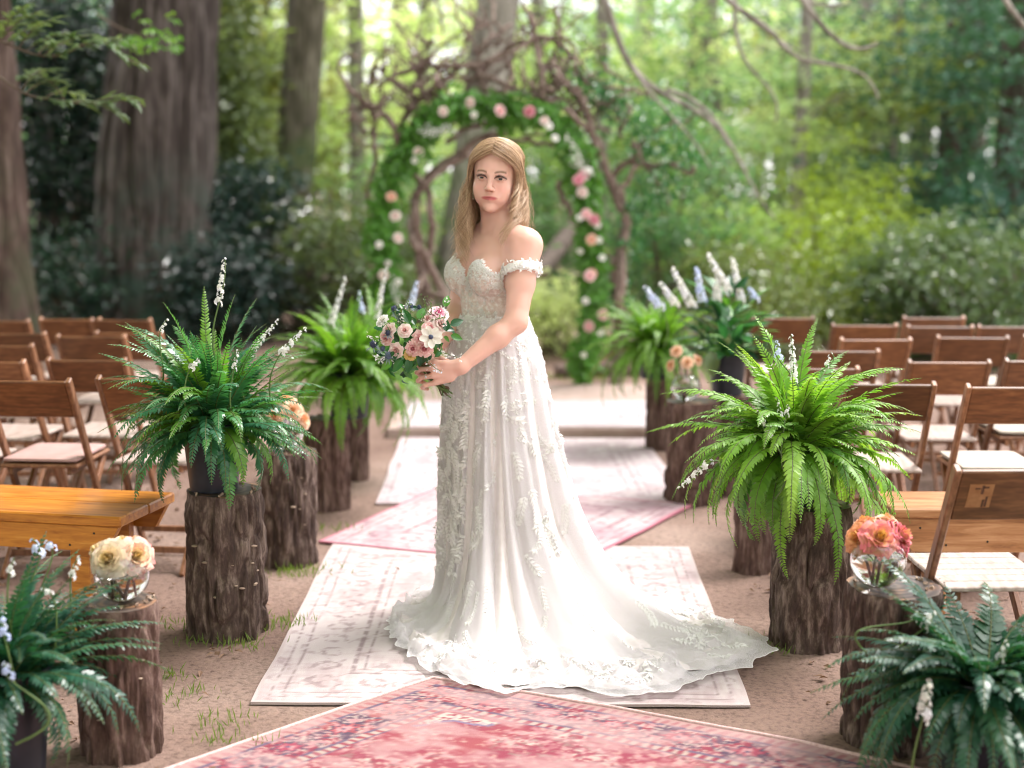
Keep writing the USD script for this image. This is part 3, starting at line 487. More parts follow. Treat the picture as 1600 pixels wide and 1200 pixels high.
def around():
    """The wood that closes in on the clearing at the sides, behind and overhead."""
    r = np.random.default_rng(79); out = []
    n = 78000; a = r.uniform(0, 2 * np.pi, n); d = r.uniform(8.5, 15, n); x, y = d * np.sin(a), 4 + d * np.cos(a); z = 12 * r.random(n)
    infront = (y > 1.0) & (np.abs(x) < .36 * y + 1.6); rightgap = (x > 0) & (y > -3) & (d < 12.5)
    g = fbm(np.stack([x / 2.4, y / 2.4, z / 1.3], -1), 3, 62); k = (g > np.where((x < -3) | (y < 1), .34, .47)) & ~infront & ~rightgap; out.append(np.stack([x, y, z], -1)[k])
    n = 95000; x, y = r.uniform(-15, 3.4, n), r.uniform(-9, 15.5, n); z = 6.6 + 4.0 * r.random(n) + np.clip(y - 9, 0, 9) * .35
    g = fbm(np.stack([x / 2.6, y / 2.6, z / 2.0], -1), 3, 63); k = (g > np.where(x < -2.5, .35, .42) + .05 * np.clip((x + 2) / 5, 0, 1)) & (x < -1.3 - .12 * np.clip(y - 9, 0, 9) + 4 * np.clip((-y - 0) / 5, 0, 1)); out.append(np.stack([x, y, z], -1)[k])
    P = np.vstack(out); n = len(P); N = unit(np.array([0, 0, 1.0]) + r.normal(0, .5, (n, 3))); T = unit(r.normal(size=(n, 3)) - [0, 0, .3]); l = r.uniform(.22, .42, n); return small_leaves(P, N, T, l, l * .55)
obj("woodland", around(), M["leaf_mid"], kind="stuff", label="green woodland canopy surrounding the clearing", cat="wood")
obj("forest", far_wood(), M["leaf_mid"], kind="stuff", label="distant green wood closing off the view behind the clearing", cat="wood")
def far_trunks():
    r = np.random.default_rng(78)
    for k, px in enumerate((620, 985, 1085, 1265, 1345, 1478, 1588)):
        Y = r.uniform(27, 34); p = D(px, 300, Y); x = thing("tree", f"thin bare trunk deep in the wood, {['leftmost', 'second', 'third', 'fourth', 'fifth', 'sixth', 'last'][k]} from the left", "tree", (p[0], Y, -.2), 0, "bare trunks in the wood")
        ln = r.normal(0, .5); obj("trunk", trunk_mesh([[0, 0, 0], [ln * .5, 0, 5], [ln, 0, 12]], [r.uniform(.13, .24)] * 2 + [.1], 18, 50, .015, 300 + k), M["bark_grey" if k % 3 else "bark_dark"], x, smooth=True)
far_trunks()

# --- bushes
def bush(label, px, Y, w, h, mt, n, L, seed, z0=0.0, flat=.5, cr=.35, name="bush", cat="bush", depth=None, asp=.4):
    r = np.random.default_rng(seed); p = D(px, 300, Y); x = thing(name, label, cat, (p[0], Y, -.03))
    nc = max(12, int(n / 38)); u = r.normal(size=(nc, 3)); u = unit(u) * r.random((nc, 1)) ** .4; c = u * [w / 2, (depth or w) / 2, h / 2] + [0, 0, h / 2 + z0]
    k = np.repeat(np.arange(nc), n // nc); m = len(k); crr = cr * r.uniform(.6, 1.3, nc)
    q = c[k] + r.normal(size=(m, 3)) * np.stack([crr[k], crr[k], crr[k] * flat], -1) * .5; q[:, 2] = np.maximum(q[:, 2], .03)
    out = unit(q - c[k] + 1e-6); N = unit(np.array([0, -.15, .9]) + r.normal(0, .55, (m, 3))); T = unit(out + r.normal(0, .5, (m, 3)) + [0, 0, -.15]); l = L * r.uniform(.6, 1.25, m)
    obj("foliage", small_leaves(q, N, T, l, l * asp * r.uniform(.8, 1.2, m)), M[mt], x, kind="stuff")
    mb = MB()
    for j in range(min(nc, 16)):
        e = c[j]; mb.add(tube(spline([[r.normal(0, .08), r.normal(0, .08), 0], [e[0] * .4, e[1] * .4, e[2] * .6], e], 6), np.linspace(.018, .006, 6), 5))
    mb.build("stems", M["twig"], x, smooth=True, kind="stuff"); return x
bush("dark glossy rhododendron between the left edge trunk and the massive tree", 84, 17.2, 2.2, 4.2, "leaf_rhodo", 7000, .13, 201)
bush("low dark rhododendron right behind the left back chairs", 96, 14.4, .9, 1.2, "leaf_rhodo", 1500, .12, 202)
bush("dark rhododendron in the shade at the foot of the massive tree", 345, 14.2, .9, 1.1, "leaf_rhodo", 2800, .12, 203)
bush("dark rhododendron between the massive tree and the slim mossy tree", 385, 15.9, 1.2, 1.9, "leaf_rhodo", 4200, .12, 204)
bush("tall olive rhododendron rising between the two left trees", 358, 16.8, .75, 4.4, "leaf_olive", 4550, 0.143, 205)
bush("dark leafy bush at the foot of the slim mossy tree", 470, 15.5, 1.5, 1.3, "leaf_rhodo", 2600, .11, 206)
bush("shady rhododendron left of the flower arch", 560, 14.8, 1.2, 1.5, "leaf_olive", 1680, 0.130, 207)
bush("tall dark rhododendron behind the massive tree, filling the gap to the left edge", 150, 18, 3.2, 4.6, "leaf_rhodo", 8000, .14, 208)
bush("pale green undergrowth seen through the arch left of the bride", 640, 16.5, 1.6, 2.2, "leaf_mid", 2100, 0.117, 209)
bush("light green fern like bush seen through the arch right of the bride", 868, 13.5, .9, .75, "leaf_spring", 1330, 0.104, 210)
bush("green undergrowth behind the arch beside the bride's shoulder", 845, 17.5, 2.2, 2.0, "leaf_mid", 2520, 0.117, 211)
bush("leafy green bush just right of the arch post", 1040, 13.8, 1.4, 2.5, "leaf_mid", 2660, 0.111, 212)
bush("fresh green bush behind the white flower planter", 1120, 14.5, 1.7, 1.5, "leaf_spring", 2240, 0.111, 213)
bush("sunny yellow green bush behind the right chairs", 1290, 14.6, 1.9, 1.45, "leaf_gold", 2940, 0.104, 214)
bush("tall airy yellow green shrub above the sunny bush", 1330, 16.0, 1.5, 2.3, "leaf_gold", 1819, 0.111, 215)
bush("glossy leaved rhododendron at the right edge behind the chairs", 1540, 12.6, 1.7, 1.35, "leaf_shiny", 2520, 0.143, 216, asp=.3)
bush("glossy rhododendron between the sunny bush and the right edge", 1440, 13.4, 1.3, 1.25, "leaf_shiny", 1959, 0.143, 217, asp=.3)
bush("glossy green bush left of the sunny bush behind the right chairs", 1190, 13.2, 1.3, 1.2, "leaf_shiny", 1819, 0.117, 218, asp=.35)
bush("dense dark bush deep in the wood at the right", 1500, 19, 3.4, 2.2, "leaf_teal", 5200, .10, 219)
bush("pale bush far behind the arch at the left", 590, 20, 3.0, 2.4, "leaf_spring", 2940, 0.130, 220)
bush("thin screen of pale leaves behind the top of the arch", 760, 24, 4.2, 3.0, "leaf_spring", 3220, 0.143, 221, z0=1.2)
bush("broad mid green bush far behind the arch at the right", 980, 21, 3.4, 2.4, "leaf_mid", 3639, 0.130, 222)
bush("broad green bush in the middle distance right of the arch", 1180, 20, 3.2, 2.6, "leaf_mid", 3639, 0.130, 223)
bush("tangled green bush behind the third chair row at the far right", 1640, 15, 2.2, 2.2, "leaf_teal", 3600, .10, 224)

# ------------------------------------------------------------------ overhanging branches
def px_path(pts, Y, jit=0.0, seed=0):
    r = np.random.default_rng(seed); return np.array([D(p[0], p[1], (p[2] if len(p) > 2 else Y) + r.normal(0, jit)) for p in pts])
def bough(label, paths, mt, foliage=None, name="overhanging_branch"):
    x = thing(name, label, "branch")
    for P, r0, r1 in paths: obj("branch", tube(spline(P, max(10, len(P) * 5)), np.linspace(r0, r1, max(10, len(P) * 5)), 7), M[mt], x, smooth=True)
    return x
Y = 10.0
bough("bare grey branch slanting down from the top edge right of the arch", [(px_path([(1120, -30), (1150, 10), (1200, 45), (1245, 88), (1290, 100), (1340, 112), (1372, 155)], Y), .022, .008), (px_path([(1150, 10), (1215, 60), (1290, 98)], 10.1), .010, .005)], "bark_grey")
bough("pale bare branch at the top edge above the right wood", [(px_path([(1235, -30), (1262, 10), (1290, 45), (1330, 74), (1372, 66)], Y), .026, .01), (px_path([(1240, -8), (1290, 8), (1330, 4)], Y), .014, .008)], "bark_grey")
bough("long dark branch sweeping from the top down to the right of the arch", [(px_path([(935, -20), (962, 50), (990, 108), (1040, 148), (1095, 178), (1140, 230)], 10.8), .030, .013), (px_path([(985, 100), (1030, 160), (1075, 210), (1110, 262)], 10.7), .014, .006)], "bark_grey")
bough("thin hanging branch right of the arch in front of the wood", [(px_path([(1150, -20), (1152, 60), (1168, 100), (1195, 130), (1212, 190)], 11), .018, .008), (px_path([(1040, 140), (1110, 180), (1160, 260), (1210, 340)], 11.5), .02, .008)], "bark_grey")
bough("pale branch tip crossing the top right corner", [(px_path([(1560, -20), (1585, 20), (1620, 60)], 9), .02, .014)], "bark_grey")

def frondlet(P, width, npair, seed=0, N0=(0, 0, 1.0), taper=1.0, ang=1.05, wl=.30, both=True, droop=.15, minw=.12):
    """Feathered frond along the path P (n x 3): pairs of pointed leaflets on a midrib. Returns (v, f) of the leaflets and the midrib."""
    r = np.random.default_rng(seed); n = len(P); s = np.linspace(.04, .995, npair); idx = s * (n - 1)
    i0 = np.clip(idx.astype(int), 0, n - 2); fr = (idx - i0)[:, None]; C = P[i0] * (1 - fr) + P[i0 + 1] * fr
    t = unit(np.gradient(P, axis=0)); T = unit(t[i0] * (1 - fr) + t[i0 + 1] * fr)
    N = np.broadcast_to(np.asarray(N0, float), T.shape); S = unit(np.cross(T, N)); N = np.cross(S, T)
    prof = np.minimum(1, (s + .03) / .16) ** .7 * np.clip((1 - s) / .62, 0, 1) ** .75 * (1 - minw) + minw * np.clip((1 - s) / .1, 0, 1)
    out = []
    seg = np.linalg.norm(P[-1] - P[0]) / npair
    for sg in (-1, 1):
        L = width * prof * r.uniform(.88, 1.1, npair); a = ang * (1 - .35 * s) + r.normal(0, .06, npair)
        dirs = unit(S * sg * np.sin(a)[:, None] + T * np.cos(a)[:, None] - N * (droop + r.normal(0, .10, npair))[:, None])
        nn = unit(N + r.normal(0, .16, (npair, 3)))
        out.append((C, nn, dirs, L, np.maximum(L * wl, seg * .55)))
    C, nn, dirs, L, Wd = (np.concatenate(k) for k in zip(*out))
    S2 = np.cross(nn, dirs); L, Wd = L[:, None], np.minimum(Wd[:, None], L[:, None] * .6 if npair < 20 else Wd[:, None])
    v = np.stack([C - dirs * .001, C + dirs * L * .25 + S2 * Wd * .5 + nn * Wd * .1, C + dirs * L * .72 + S2 * Wd * .36, C + dirs * L - nn * L * .12, C + dirs * L * .72 - S2 * Wd * .36, C + dirs * L * .25 - S2 * Wd * .5 + nn * Wd * .1], 1).reshape(-1, 3)
    o = np.arange(len(C))[:, None] * 6; f = np.hstack([o + [0, 1, 5], o + [1, 2, 5], o + [2, 4, 5], o + [2, 3, 4]]).reshape(-1, 3)
    return v, f
def hemlock(label, main, side, seed, Y):
    r = np.random.default_rng(seed); x = thing("hemlock_branch", label, "branch")
    P = spline(px_path(main, Y), 30); obj("branch", tube(P, np.linspace(.007, .0025, 30), 6), M["twig"], x, smooth=True)
    tw, sp = MB(), []
    for (a, b) in side:
        A, B = D(*a, Y + r.normal(0, .05)), D(*b, Y + r.normal(0, .12)); Q = spline([A, (A + B) / 2 + [0, 0, .025], B], 14); tw.add(tube(Q, np.linspace(.0035, .0012, 14), 5)); sp.append(Q)
    sp.append(P[10:])
    tw.build("twig", M["twig"], x, smooth=True)
    for Q in sp:
        ln = np.linalg.norm(Q[-1] - Q[0]); mb = MB()
        for k in range(int(ln / .013)):
            j = r.uniform(.1, .98) * (len(Q) - 1); c = Q[int(j)]; t = unit(Q[min(int(j) + 1, len(Q) - 1)] - Q[max(int(j) - 1, 0)])
            S = unit(np.cross(t, [0, 0, 1])); d = unit(t * r.uniform(.4, 1) + S * r.choice([-1, 1]) * r.uniform(.4, 1) + [0, 0, r.normal(0, .18)]); l = r.uniform(.05, .12)
            q = spline([c, c + d * l * .5 + [0, 0, .004], c + d * l - [0, 0, .012]], 6); mb.add(frondlet(q, .017, int(l / .0042), int(r.integers(1e6)), wl=.30, ang=1.15))
        mb.build("needle_spray", M["hemlock"], x)
    return x
hemlock("upper hemlock twig with fine needles entering at the top left", [(-30, 58), (20, 72), (60, 86), (110, 80), (150, 63), (190, 85), (225, 100)], [((0, 66), (60, 18)), ((10, 70), (75, 38)), ((40, 80), (120, 52)), ((70, 85), (150, 55)), ((110, 80), (188, 60)), ((120, 76), (192, 74)), ((60, 84), (100, 70)), ((0, 60), (40, 10)), ((30, 74), (80, 30))], 5, 7.2)
hemlock("lower hemlock twig with fine needles in front of the left trunks", [(-30, 100), (10, 128), (50, 150), (100, 157), (150, 164), (185, 158), (222, 166)], [((20, 135), (80, 112)), ((40, 146), (95, 128)), ((70, 153), (130, 150)), ((110, 158), (180, 175)), ((140, 162), (218, 158)), ((100, 156), (60, 118)), ((120, 158), (195, 185)), ((35, 140), (70, 108))], 6, 7.2)
def maple_sprig():
    r = np.random.default_rng(9); x = thing("maple_branch", "small sprig of broad green leaves in front of the massive tree", "branch"); Yq = 9.5
    P = spline(px_path([(150, 20), (190, 45), (230, 58), (275, 62)], Yq), 16); obj("branch", tube(P, np.linspace(.008, .003, 16), 6), M["twig"], x, smooth=True)
    for k in range(34):
        c = D(r.uniform(185, 278), r.normal(58, 13), Yq + r.normal(0, .12)); n = unit(np.array([r.normal(0, .4), -.5, .9])); mb = MB()
        for a in (-1.1, -.55, 0, .55, 1.1):
            t0 = unit([r.normal(0, .05) + math.sin(a + .6), -.2, -.5 * math.cos(a)]); mb.add(leaves([c], [n], [t0], [.06 * (1.15 - abs(a) * .35)], [.024]))
        mb.build("leaf", M["maple"], x)
maple_sprig()

# ------------------------------------------------------------------ arch of vines, garland
YA = 11.2
ARCH = thing("vine_arch", "rustic arch woven from thick bare vines behind the bride", "arch")
def vine(pts, r0, r1, seed, jit=.10, name="vine"):
    P = px_path(pts, YA, jit, seed); n = max(12, len(P) * 8); C = spline(P, n); s = np.linspace(0, 6, n)[:, None] + seed
    C = C + (fbm(np.hstack([s * 2.2, s * 0, s * 0 + 1]), 2, seed)[:, None] - .5) * [.05, .08, 0] + (fbm(np.hstack([s * 2.2, s * 0 + 4, s * 0]), 2, seed + 1)[:, None] - .5) * [0, 0, .05]
    obj(name, tube(C, np.linspace(r0, r1, n) * .95 * (1 + .25 * (fbm(np.hstack([s * 4, s * 0, s * 0]), 2, seed + 2) - .5)), 9), M["vine"], ARCH, smooth=True)
vine([(662, 600), (668, 470), (655, 390), (648, 330), (655, 292), (690, 255), (740, 224), (800, 208)], .052, .026, 1)
vine([(690, 600), (695, 470), (678, 430), (652, 385), (642, 340), (664, 290), (700, 258), (735, 236)], .045, .02, 2)
vine([(655, 600), (640, 480), (660, 420), (675, 350), (668, 300), (640, 262), (620, 215), (606, 182)], .04, .022, 3)
vine([(586, 600), (585, 470), (583, 380), (580, 300), (585, 235), (583, 200)], .030, .016, 4)
vine([(650, 300), (682, 272), (722, 246), (762, 226), (830, 221), (884, 224)], .026, .016, 5)
vine([(962, 600), (966, 520), (969, 450), (972, 380), (970, 310), (958, 282), (978, 254), (1012, 262), (1060, 261), (1082, 272), (1084, 262)], .050, .018, 6)
vine([(958, 600), (975, 500), (960, 420), (978, 350), (962, 300), (945, 250), (935, 215)], .042, .028, 7)
vine([(970, 310), (985, 275), (1000, 240), (985, 225)], .024, .012, 8)
vine([(905, 350), (886, 322), (874, 292), (890, 275), (905, 262)], .024, .014, 9)
vine([(912, 340), (930, 370), (948, 400)], .024, .018, 10)
vine([(645, 232), (610, 190), (575, 158), (540, 132), (530, 95), (560, 92)], .036, .01, 11)
vine([(652, 218), (636, 175), (640, 142), (612, 128), (640, 108), (700, 106), (760, 98), (812, 74), (832, 50), (826, 18)], .026, .014, 12)
vine([(690, 150), (682, 122), (672, 100), (660, 90)], .022, .014, 13)
vine([(740, 106), (790, 132), (860, 160), (900, 185), (925, 205), (938, 242)], .024, .02, 14)
vine([(852, 150), (846, 110), (838, 66), (828, 28), (818, 4)], .026, .016, 15)
vine([(762, 140), (752, 112), (788, 82), (850, 58), (878, 70), (898, 100), (918, 132)], .034, .014, 16)
vine([(875, 60), (872, 30), (866, 6)], .018, .012, 17)
vine([(765, 142), (785, 145), (800, 134)], .022, .014, 18)
vine([(848, 70), (890, 66), (905, 90), (915, 112), (945, 128)], .014, .008, 19)
vine([(640, 170), (672, 140), (700, 118), (740, 100)], .022, .012, 20)
vine([(640, 230), (600, 232), (565, 222), (540, 212)], .014, .007, 21)
vine([(932, 240), (920, 180), (900, 140), (870, 120)], .034, .016, 22)
vine([(985, 255), (1020, 210), (1060, 190), (1100, 175)], .018, .008, 23)
vine([(1010, 262), (1030, 290), (1050, 320)], .014, .006, 24)
vine([(700, 225), (760, 190), (820, 190), (870, 200)], .022, .018, 25)
vine([(668, 455), (700, 470), (720, 500), (735, 540)], .026, .014, 26)
rr = np.random.default_rng(44)
for q in range(135):                                               # thin twigs of the tangle on top
    a = rr.uniform(0.15, 3.0); cx, cy = 770 - 185 * math.cos(a) * rr.uniform(.55, 1.3), 235 - 150 * math.sin(a) * rr.uniform(.55, 1.4)
    d = np.array([rr.normal(0, 1), rr.normal(-.4, .8)]); d /= np.linalg.norm(d); l = rr.uniform(35, 95); p = np.array([cx, cy]); b = np.array([-d[1], d[0]]) * rr.normal(0, 10)
    vine([tuple(p), tuple(p + d * l * .5 + b), tuple(p + d * l)], rr.uniform(.010, .017), .006, 60 + q, .12, "twig")
r = np.random.default_rng(45); n = 900
cl = np.array([(990, 190), (1020, 230), (960, 160), (1040, 290), (1000, 320), (940, 140), (1050, 200), (985, 380), (960, 470), (1075, 245), (905, 120)])[r.integers(0, 11, n)] + r.normal(0, 17, (n, 2))
obj("vine_leaves", leaves(np.array([D(a, b, YA + .05 + r.normal(0, .15)) for a, b in cl]), np.array([0, -.4, .8]) + r.normal(0, .45, (n, 3)), r.normal(size=(n, 3)) - [0, 0, .4], r.uniform(.05, .085, n), r.uniform(.03, .05, n)), M["leaf_garland"], ARCH, kind="stuff")

def bloom(R, layers, per, seed, cols, openness=1.0, nn=5):
    """Petals of a rose-like flower: list of (v, f, colour per vertex), opening along +z. cols: (heart, face, rim)."""
    r = np.random.default_rng(seed); out = []; a0 = 0
    for k in range(layers):
        q = (k + .6) / layers; cnt = per + k // 2
        for j in range(cnt):
            a = a0 + (j + r.uniform(-.12, .12)) * 2 * np.pi / cnt
            s, t = np.meshgrid(np.linspace(-1, 1, nn), np.linspace(0, 1, nn), indexing="ij")
            wid = (0.85 + .35 * q) * (np.pi / cnt) * 1.35
            tilt = (.06 + .62 * q ** 1.3 * openness); rad = R * (0.10 + .74 * q * (t ** .75) * (0.75 + tilt * .5)) 
            hgt = R * (.95 - .55 * q ** 1.5 * openness) * t * (1 - .15 * s ** 2) - R * .10 * q
            curl = np.clip(t - .72, 0, 1) * q * R * .9; rad = rad + curl * (.9 + .5 * np.abs(s)); hgt = hgt - curl * (.9 * q + .25 * np.abs(s)) + R * r.normal(0, .02)
            ang = a + s * wid * np.sin(np.pi * (.18 + .62 * t)) * (1 + .05 * r.normal()) + .1 * np.sin(s * 5 + seed) * t
            rad = rad * (1 + .05 * np.sin(s * 4 + j) * t)
            if k == 0: rad = rad * (1 - .88 * t ** 1.5)
            elif q < .5: rad = rad * (1 - .42 * (1 - q / .5) * t ** 2)
            v = np.stack([rad * np.cos(ang), rad * np.sin(ang), hgt], -1).reshape(-1, 3)
            h, fc, rim = (np.asarray(c) for c in cols[:3]); w = np.clip((t - (cols[3] if len(cols) > 3 else .55) - .15 * (1 - np.abs(s))) / .4, 0, 1) * (q > .3); base = h * (1 - q) + fc * q
            c = base * (1 - w[..., None]) + rim * w[..., None]
            out.append((v, grid_faces(nn, nn), np.clip(c.reshape(-1, 3) * r.uniform(.94, 1.05), 0, .9)))
        a0 += .9 + r.uniform(-.1, .1)
    return out
def frame(n, up=(0, 0, 1.0)):
    n = unit(n); a = np.cross(up, n); a = unit(a) if np.linalg.norm(a) > 1e-3 else np.array([1.0, 0, 0]); return np.stack([a, np.cross(n, a), n], 1)
GARL = thing("flower_garland", "leafy green garland of pink and white roses over the arch", "garland")
gp = spline(px_path([(606, 520), (602, 470), (599, 400), (598, 335), (610, 288), (636, 236), (668, 190), (702, 166), (745, 166), (800, 170), (850, 178), (884, 202), (901, 240), (914, 285), (921, 340), (925, 400), (930, 450), (926, 500), (916, 545), (908, 585)], YA - .22), 260)
obj("cord", tube(gp, .02, 6), M["stem"], GARL, smooth=True)
r = np.random.default_rng(46); n = 3200; k = r.integers(0, 260, n); th = r.uniform(0, 6.28, n); wd = np.interp(k, [0, 60, 100, 150, 175, 220, 259], [.085, .095, .105, .105, .09, .08, .10])
wd = wd * (.75 + .6 * fbm(np.stack([k / 9.0, k * 0, k * 0], -1), 2, 5)); off = r.normal(size=(n, 3)); off = unit(off) * (wd * r.random(n) ** .5)[:, None] * [1, .8, 1]
gv = (fbm(np.stack([k / 7.0, th * .4, k * 0], -1), 2, 15) > .56); gl = r.uniform(.06, .115, n) * np.where(gv, 1.1, 1.0)
for sel, mt in ((~gv, "leaf_garland"), (gv, "fern_fresh")):
    m_ = int(sel.sum()); obj("garland_leaves", leaves((gp[k] + off * np.where(gv, 1.18, 1.0)[:, None])[sel], (unit(off + [0, -.08, .05]) + r.normal(0, .35, (n, 3)))[sel], (off * 4 + r.normal(0, .6, (n, 3)) - [0, 0, .25])[sel], gl[sel], gl[sel] * .54), M[mt], GARL, kind="stuff")
PINK, BLUSH, CORAL, WHITE = ((.70, .30, .30), (.72, .42, .42), (.78, .56, .56)), ((.72, .50, .44), (.76, .60, .56), (.80, .70, .67)), ((.75, .36, .22), (.76, .44, .32), (.78, .52, .42)), ((.74, .72, .62), (.78, .77, .72), (.80, .80, .78))
HOT = ((.62, .16, .24), (.68, .24, .32), (.74, .40, .46))
def place(parts, R, c, scale=1.0):
    mb = MB()
    for v, f, col in parts: mb.add(v * scale @ R.T + c, f, col)
    return mb
gr = [(692, 174, BLUSH), (733, 160, BLUSH), (783, 172, PINK), (827, 175, HOT), (850, 187, BLUSH), (654, 236, BLUSH), (611, 306, CORAL), (617, 336, BLUSH), (623, 371, BLUSH), (904, 280, HOT), (911, 273, HOT), (917, 334, PINK), (928, 343, HOT), (924, 374, CORAL), (923, 427, CORAL), (922, 431, PINK), (942, 492, PINK), (919, 510, PINK), (648, 250, WHITE), (741, 180, WHITE), (920, 265, WHITE), (906, 340, WHITE), (933, 352, WHITE), (906, 393, WHITE), (941, 402, WHITE), (593, 383, WHITE), (606, 412, WHITE), (622, 440, WHITE), (915, 470, WHITE), (938, 520, WHITE), (912, 555, WHITE), (599, 430, BLUSH), (858, 196, WHITE), (868, 215, WHITE), (936, 375, WHITE), (910, 300, BLUSH)]
for i, (px, py, cs) in enumerate(gr):
    R = rr.uniform(.034, .044) if cs is not WHITE else rr.uniform(.022, .03); nrm = unit(np.array([rr.normal(0, .35), -1, rr.normal(.25, .3)])); c = D(px, py, YA - .37 + rr.normal(0, .02))
    place(bloom(R, 4, 5, 700 + i, cs, .9, 4), frame(nrm), c - nrm * R * .5).build("rose" if cs is not WHITE else "white_flower", M["petal"], GARL, smooth=True)
for i, (px, py, l, a) in enumerate(((689, 202, 22, .1), (898, 236, 26, 1.1), (910, 262, 20, .9), (675, 208, 14, .2), (618, 455, 20, 1.3))):
    mb = MB(); q = 45; s = rr.uniform(-1, 1, q); pts = np.array([D(px + math.cos(a) * l * t + rr.normal(0, 4), py + math.sin(a) * l * t + rr.normal(0, 4), YA - .38 + rr.normal(0, .02)) for t in s])
    mb.add(small_leaves(pts, rr.normal(size=(q, 3)) + [0, -1, .4], rr.normal(size=(q, 3)), .022, .016)); mb.build("white_spray", M["flower_white"], GARL, kind="stuff")
# logs and stones along the foot of the arch
def log(label, A, B, R, bark, seed, name="fallen_log"):
    A, B = np.asarray(A, float), np.asarray(B, float); x = thing(name, label, "log", tuple(A)); d = B - A; t = unit(d); n = 40
    C = np.linspace(0, 1, n)[:, None] * d; a = unit(np.cross(t, [0, 0, 1.0])); b = np.cross(t, a); g = np.arange(36) * 2 * np.pi / 36
    nz = fbm(np.stack([np.cos(g)[None] * 3 + 0 * C[:, :1], np.sin(g)[None] * 3 + 0 * C[:, :1], np.linspace(0, 5, n)[:, None] + 0 * g[None]], -1), 3, seed)
    v = C[:, None] + (R * (1 + .22 * (nz - .5)))[..., None] * (np.cos(g)[None, :, None] * a + np.sin(g)[None, :, None] * b); v = v.reshape(-1, 3); f = grid_faces(n, 36, wrap_m=True); f = np.vstack([f[:, [0, 2, 1]], f[:, [0, 3, 2]]])
    obj("bark", (v, f), M[bark], x, smooth=True)
    for e, sg in ((0, -1), (n - 1, 1)):
        ring = v.reshape(n, 36, 3)[e]; obj("cut_end", (np.vstack([ring, C[e] + sg * t * .004]), np.array([[36, i, (i + 1) % 36] if sg > 0 else [36, (i + 1) % 36, i] for i in range(36)])), M["cut_wood"], x)
p = G(868, 592); q = G(1010, 590); log("dark log lying along the foot of the arch", p + [0, .1, .045], q + [0, .15, .045], .06, "stump_bark", 71)
p = G(840, 470); log("grey fallen trunk slanting behind the bride's shoulder", D(838, 400, 15) - [0, 0, .2], D(905, 345, 17), .10, "bark_dark", 72)
p = G(700, 597); q = G(612, 596); log("low brown log left of the bride at the foot of the arch", p + [0, .2, .04], q + [0, .2, .04], .05, "stump_bark", 73)

# ------------------------------------------------------------------ folding chairs
def make_chair(label, seat="seat_pale", slat=False, loc=(0, 0, 0), rz=0, group=None, cushion=None):
    x = thing("folding_chair", label, "chair", loc, rz, group)
    T = unit([0, .45, -.80]); hw = .168
    for sx in (-1, 1):
        a = np.array([sx * hw, 0, .80]); v, f = bar(a, a + T * .915, .020, .036, .004); obj("post", (v, f), M["chair_leg"], x)
        v, f = bar((sx * .138, .44, .425), (sx * .138, .02, 0), .018, .032, .003); obj("rear_leg", (v, f), M["chair_leg"], x)
        obj("seat_rail", bar((sx * .118, .10, .418), (sx * .118, .46, .418), .018, .028, .003), M["chair_leg"], x)
    a = np.array([0, -.004, .793]); obj("back_board", bar(a, a + T * .172, .318, .016, .004), M["chair_board"], x)
    c = np.array([0, 0, .80]) + T * .80; obj("stretcher", bar(c - [hw, 0, 0], c + [hw, 0, 0], .018, .026, .003, side=(0, 1, 0)), M["chair_leg"], x)
    obj("stretcher", bar((-.138, .105, .086), (.138, .105, .086), .016, .026, .003, side=(0, 1, 0)), M["chair_leg"], x)
    if slat:
        for k in range(6): obj("slat", box((0, .115 + k * .064, .442 + .0008 * (k % 2)), (.315, .060, .014), .003), M[seat], x)
    else:
        obj("seat", box((0, .28, .440), (.315, .375, .016), .005), M["chair_leg" if cushion else seat], x)
        if cushion:
            m = trimesh.creation.box((.30, .35, .03)); m = m.subdivide().subdivide().subdivide(); v = np.array(m.vertices); e = np.minimum((.15 - np.abs(v[:, 0])), (.175 - np.abs(v[:, 1])))
            v[:, 2] *= np.clip(.35 + e / .03, .35, 1); ang = (np.abs(v[:, 0]) > .13) & (np.abs(v[:, 1]) > .155); v[ang, :2] *= .985
            obj("cushion", (v + [0, .275, .4635], m.faces), M[cushion], x, smooth=True)
    return x
def chair_at(edge_px, dist, right_edge):
    hwp = .178; x = (edge_px - 800) / FP * dist * 1.03
    return (x - hwp if right_edge else x + hwp, dist, 0)
rc = np.random.default_rng(12)
CH_R = [(1481, 3.82, "brown folding chair nearest the camera at right, pale slatted seat, worn label on back"),
        (1496, 5.42, "dark folding chair with cream seat behind the right bench, at the right edge"), (1306, 5.50, "brown folding chair just right of the lime green fern, front row"),
        (1405, 6.20, "folding chair in the second row on the right, showing between the two front row backs"), (1553, 6.25, "folding chair in the second row on the right, cut by the right edge"),
        (1200, 5.98, "folding chair half hidden by the top of the lime green fern, lower one"), (1243, 6.62, "folding chair behind the top of the lime green fern, upper one"),
        (1300, 7.12, "folding chair third row on the right with long pale top edge"), (1448, 7.22, "folding chair third row on the right, second from the lime fern"),
        (1402, 7.78, "folding chair fourth row on the right, mostly hidden behind the third row"), (1510, 7.78, "folding chair fourth row on the right near the right edge"),
        (1287, 7.86, "folding chair fourth row on the right, nearest the aisle"), (1395, 8.32, "farthest folding chair on the right, its back rising above all others"),
        (1165, 8.30, "folding chair at the back next to the white flower planter, only its corner showing"), (1580, 7.25, "folding chair third row on the right at the right edge")]
R0 = make_chair(CH_R[0][2], "seat_pale", True, chair_at(CH_R[0][0], CH_R[0][1], False), 1.5, "folding chairs on the right")
T = unit([0, .45, -.80]); nb = np.array([0, -T[2], T[1]]) * -1
cpt = np.array([-.095, -.004, .793]) + T * .083 + nb * .0085
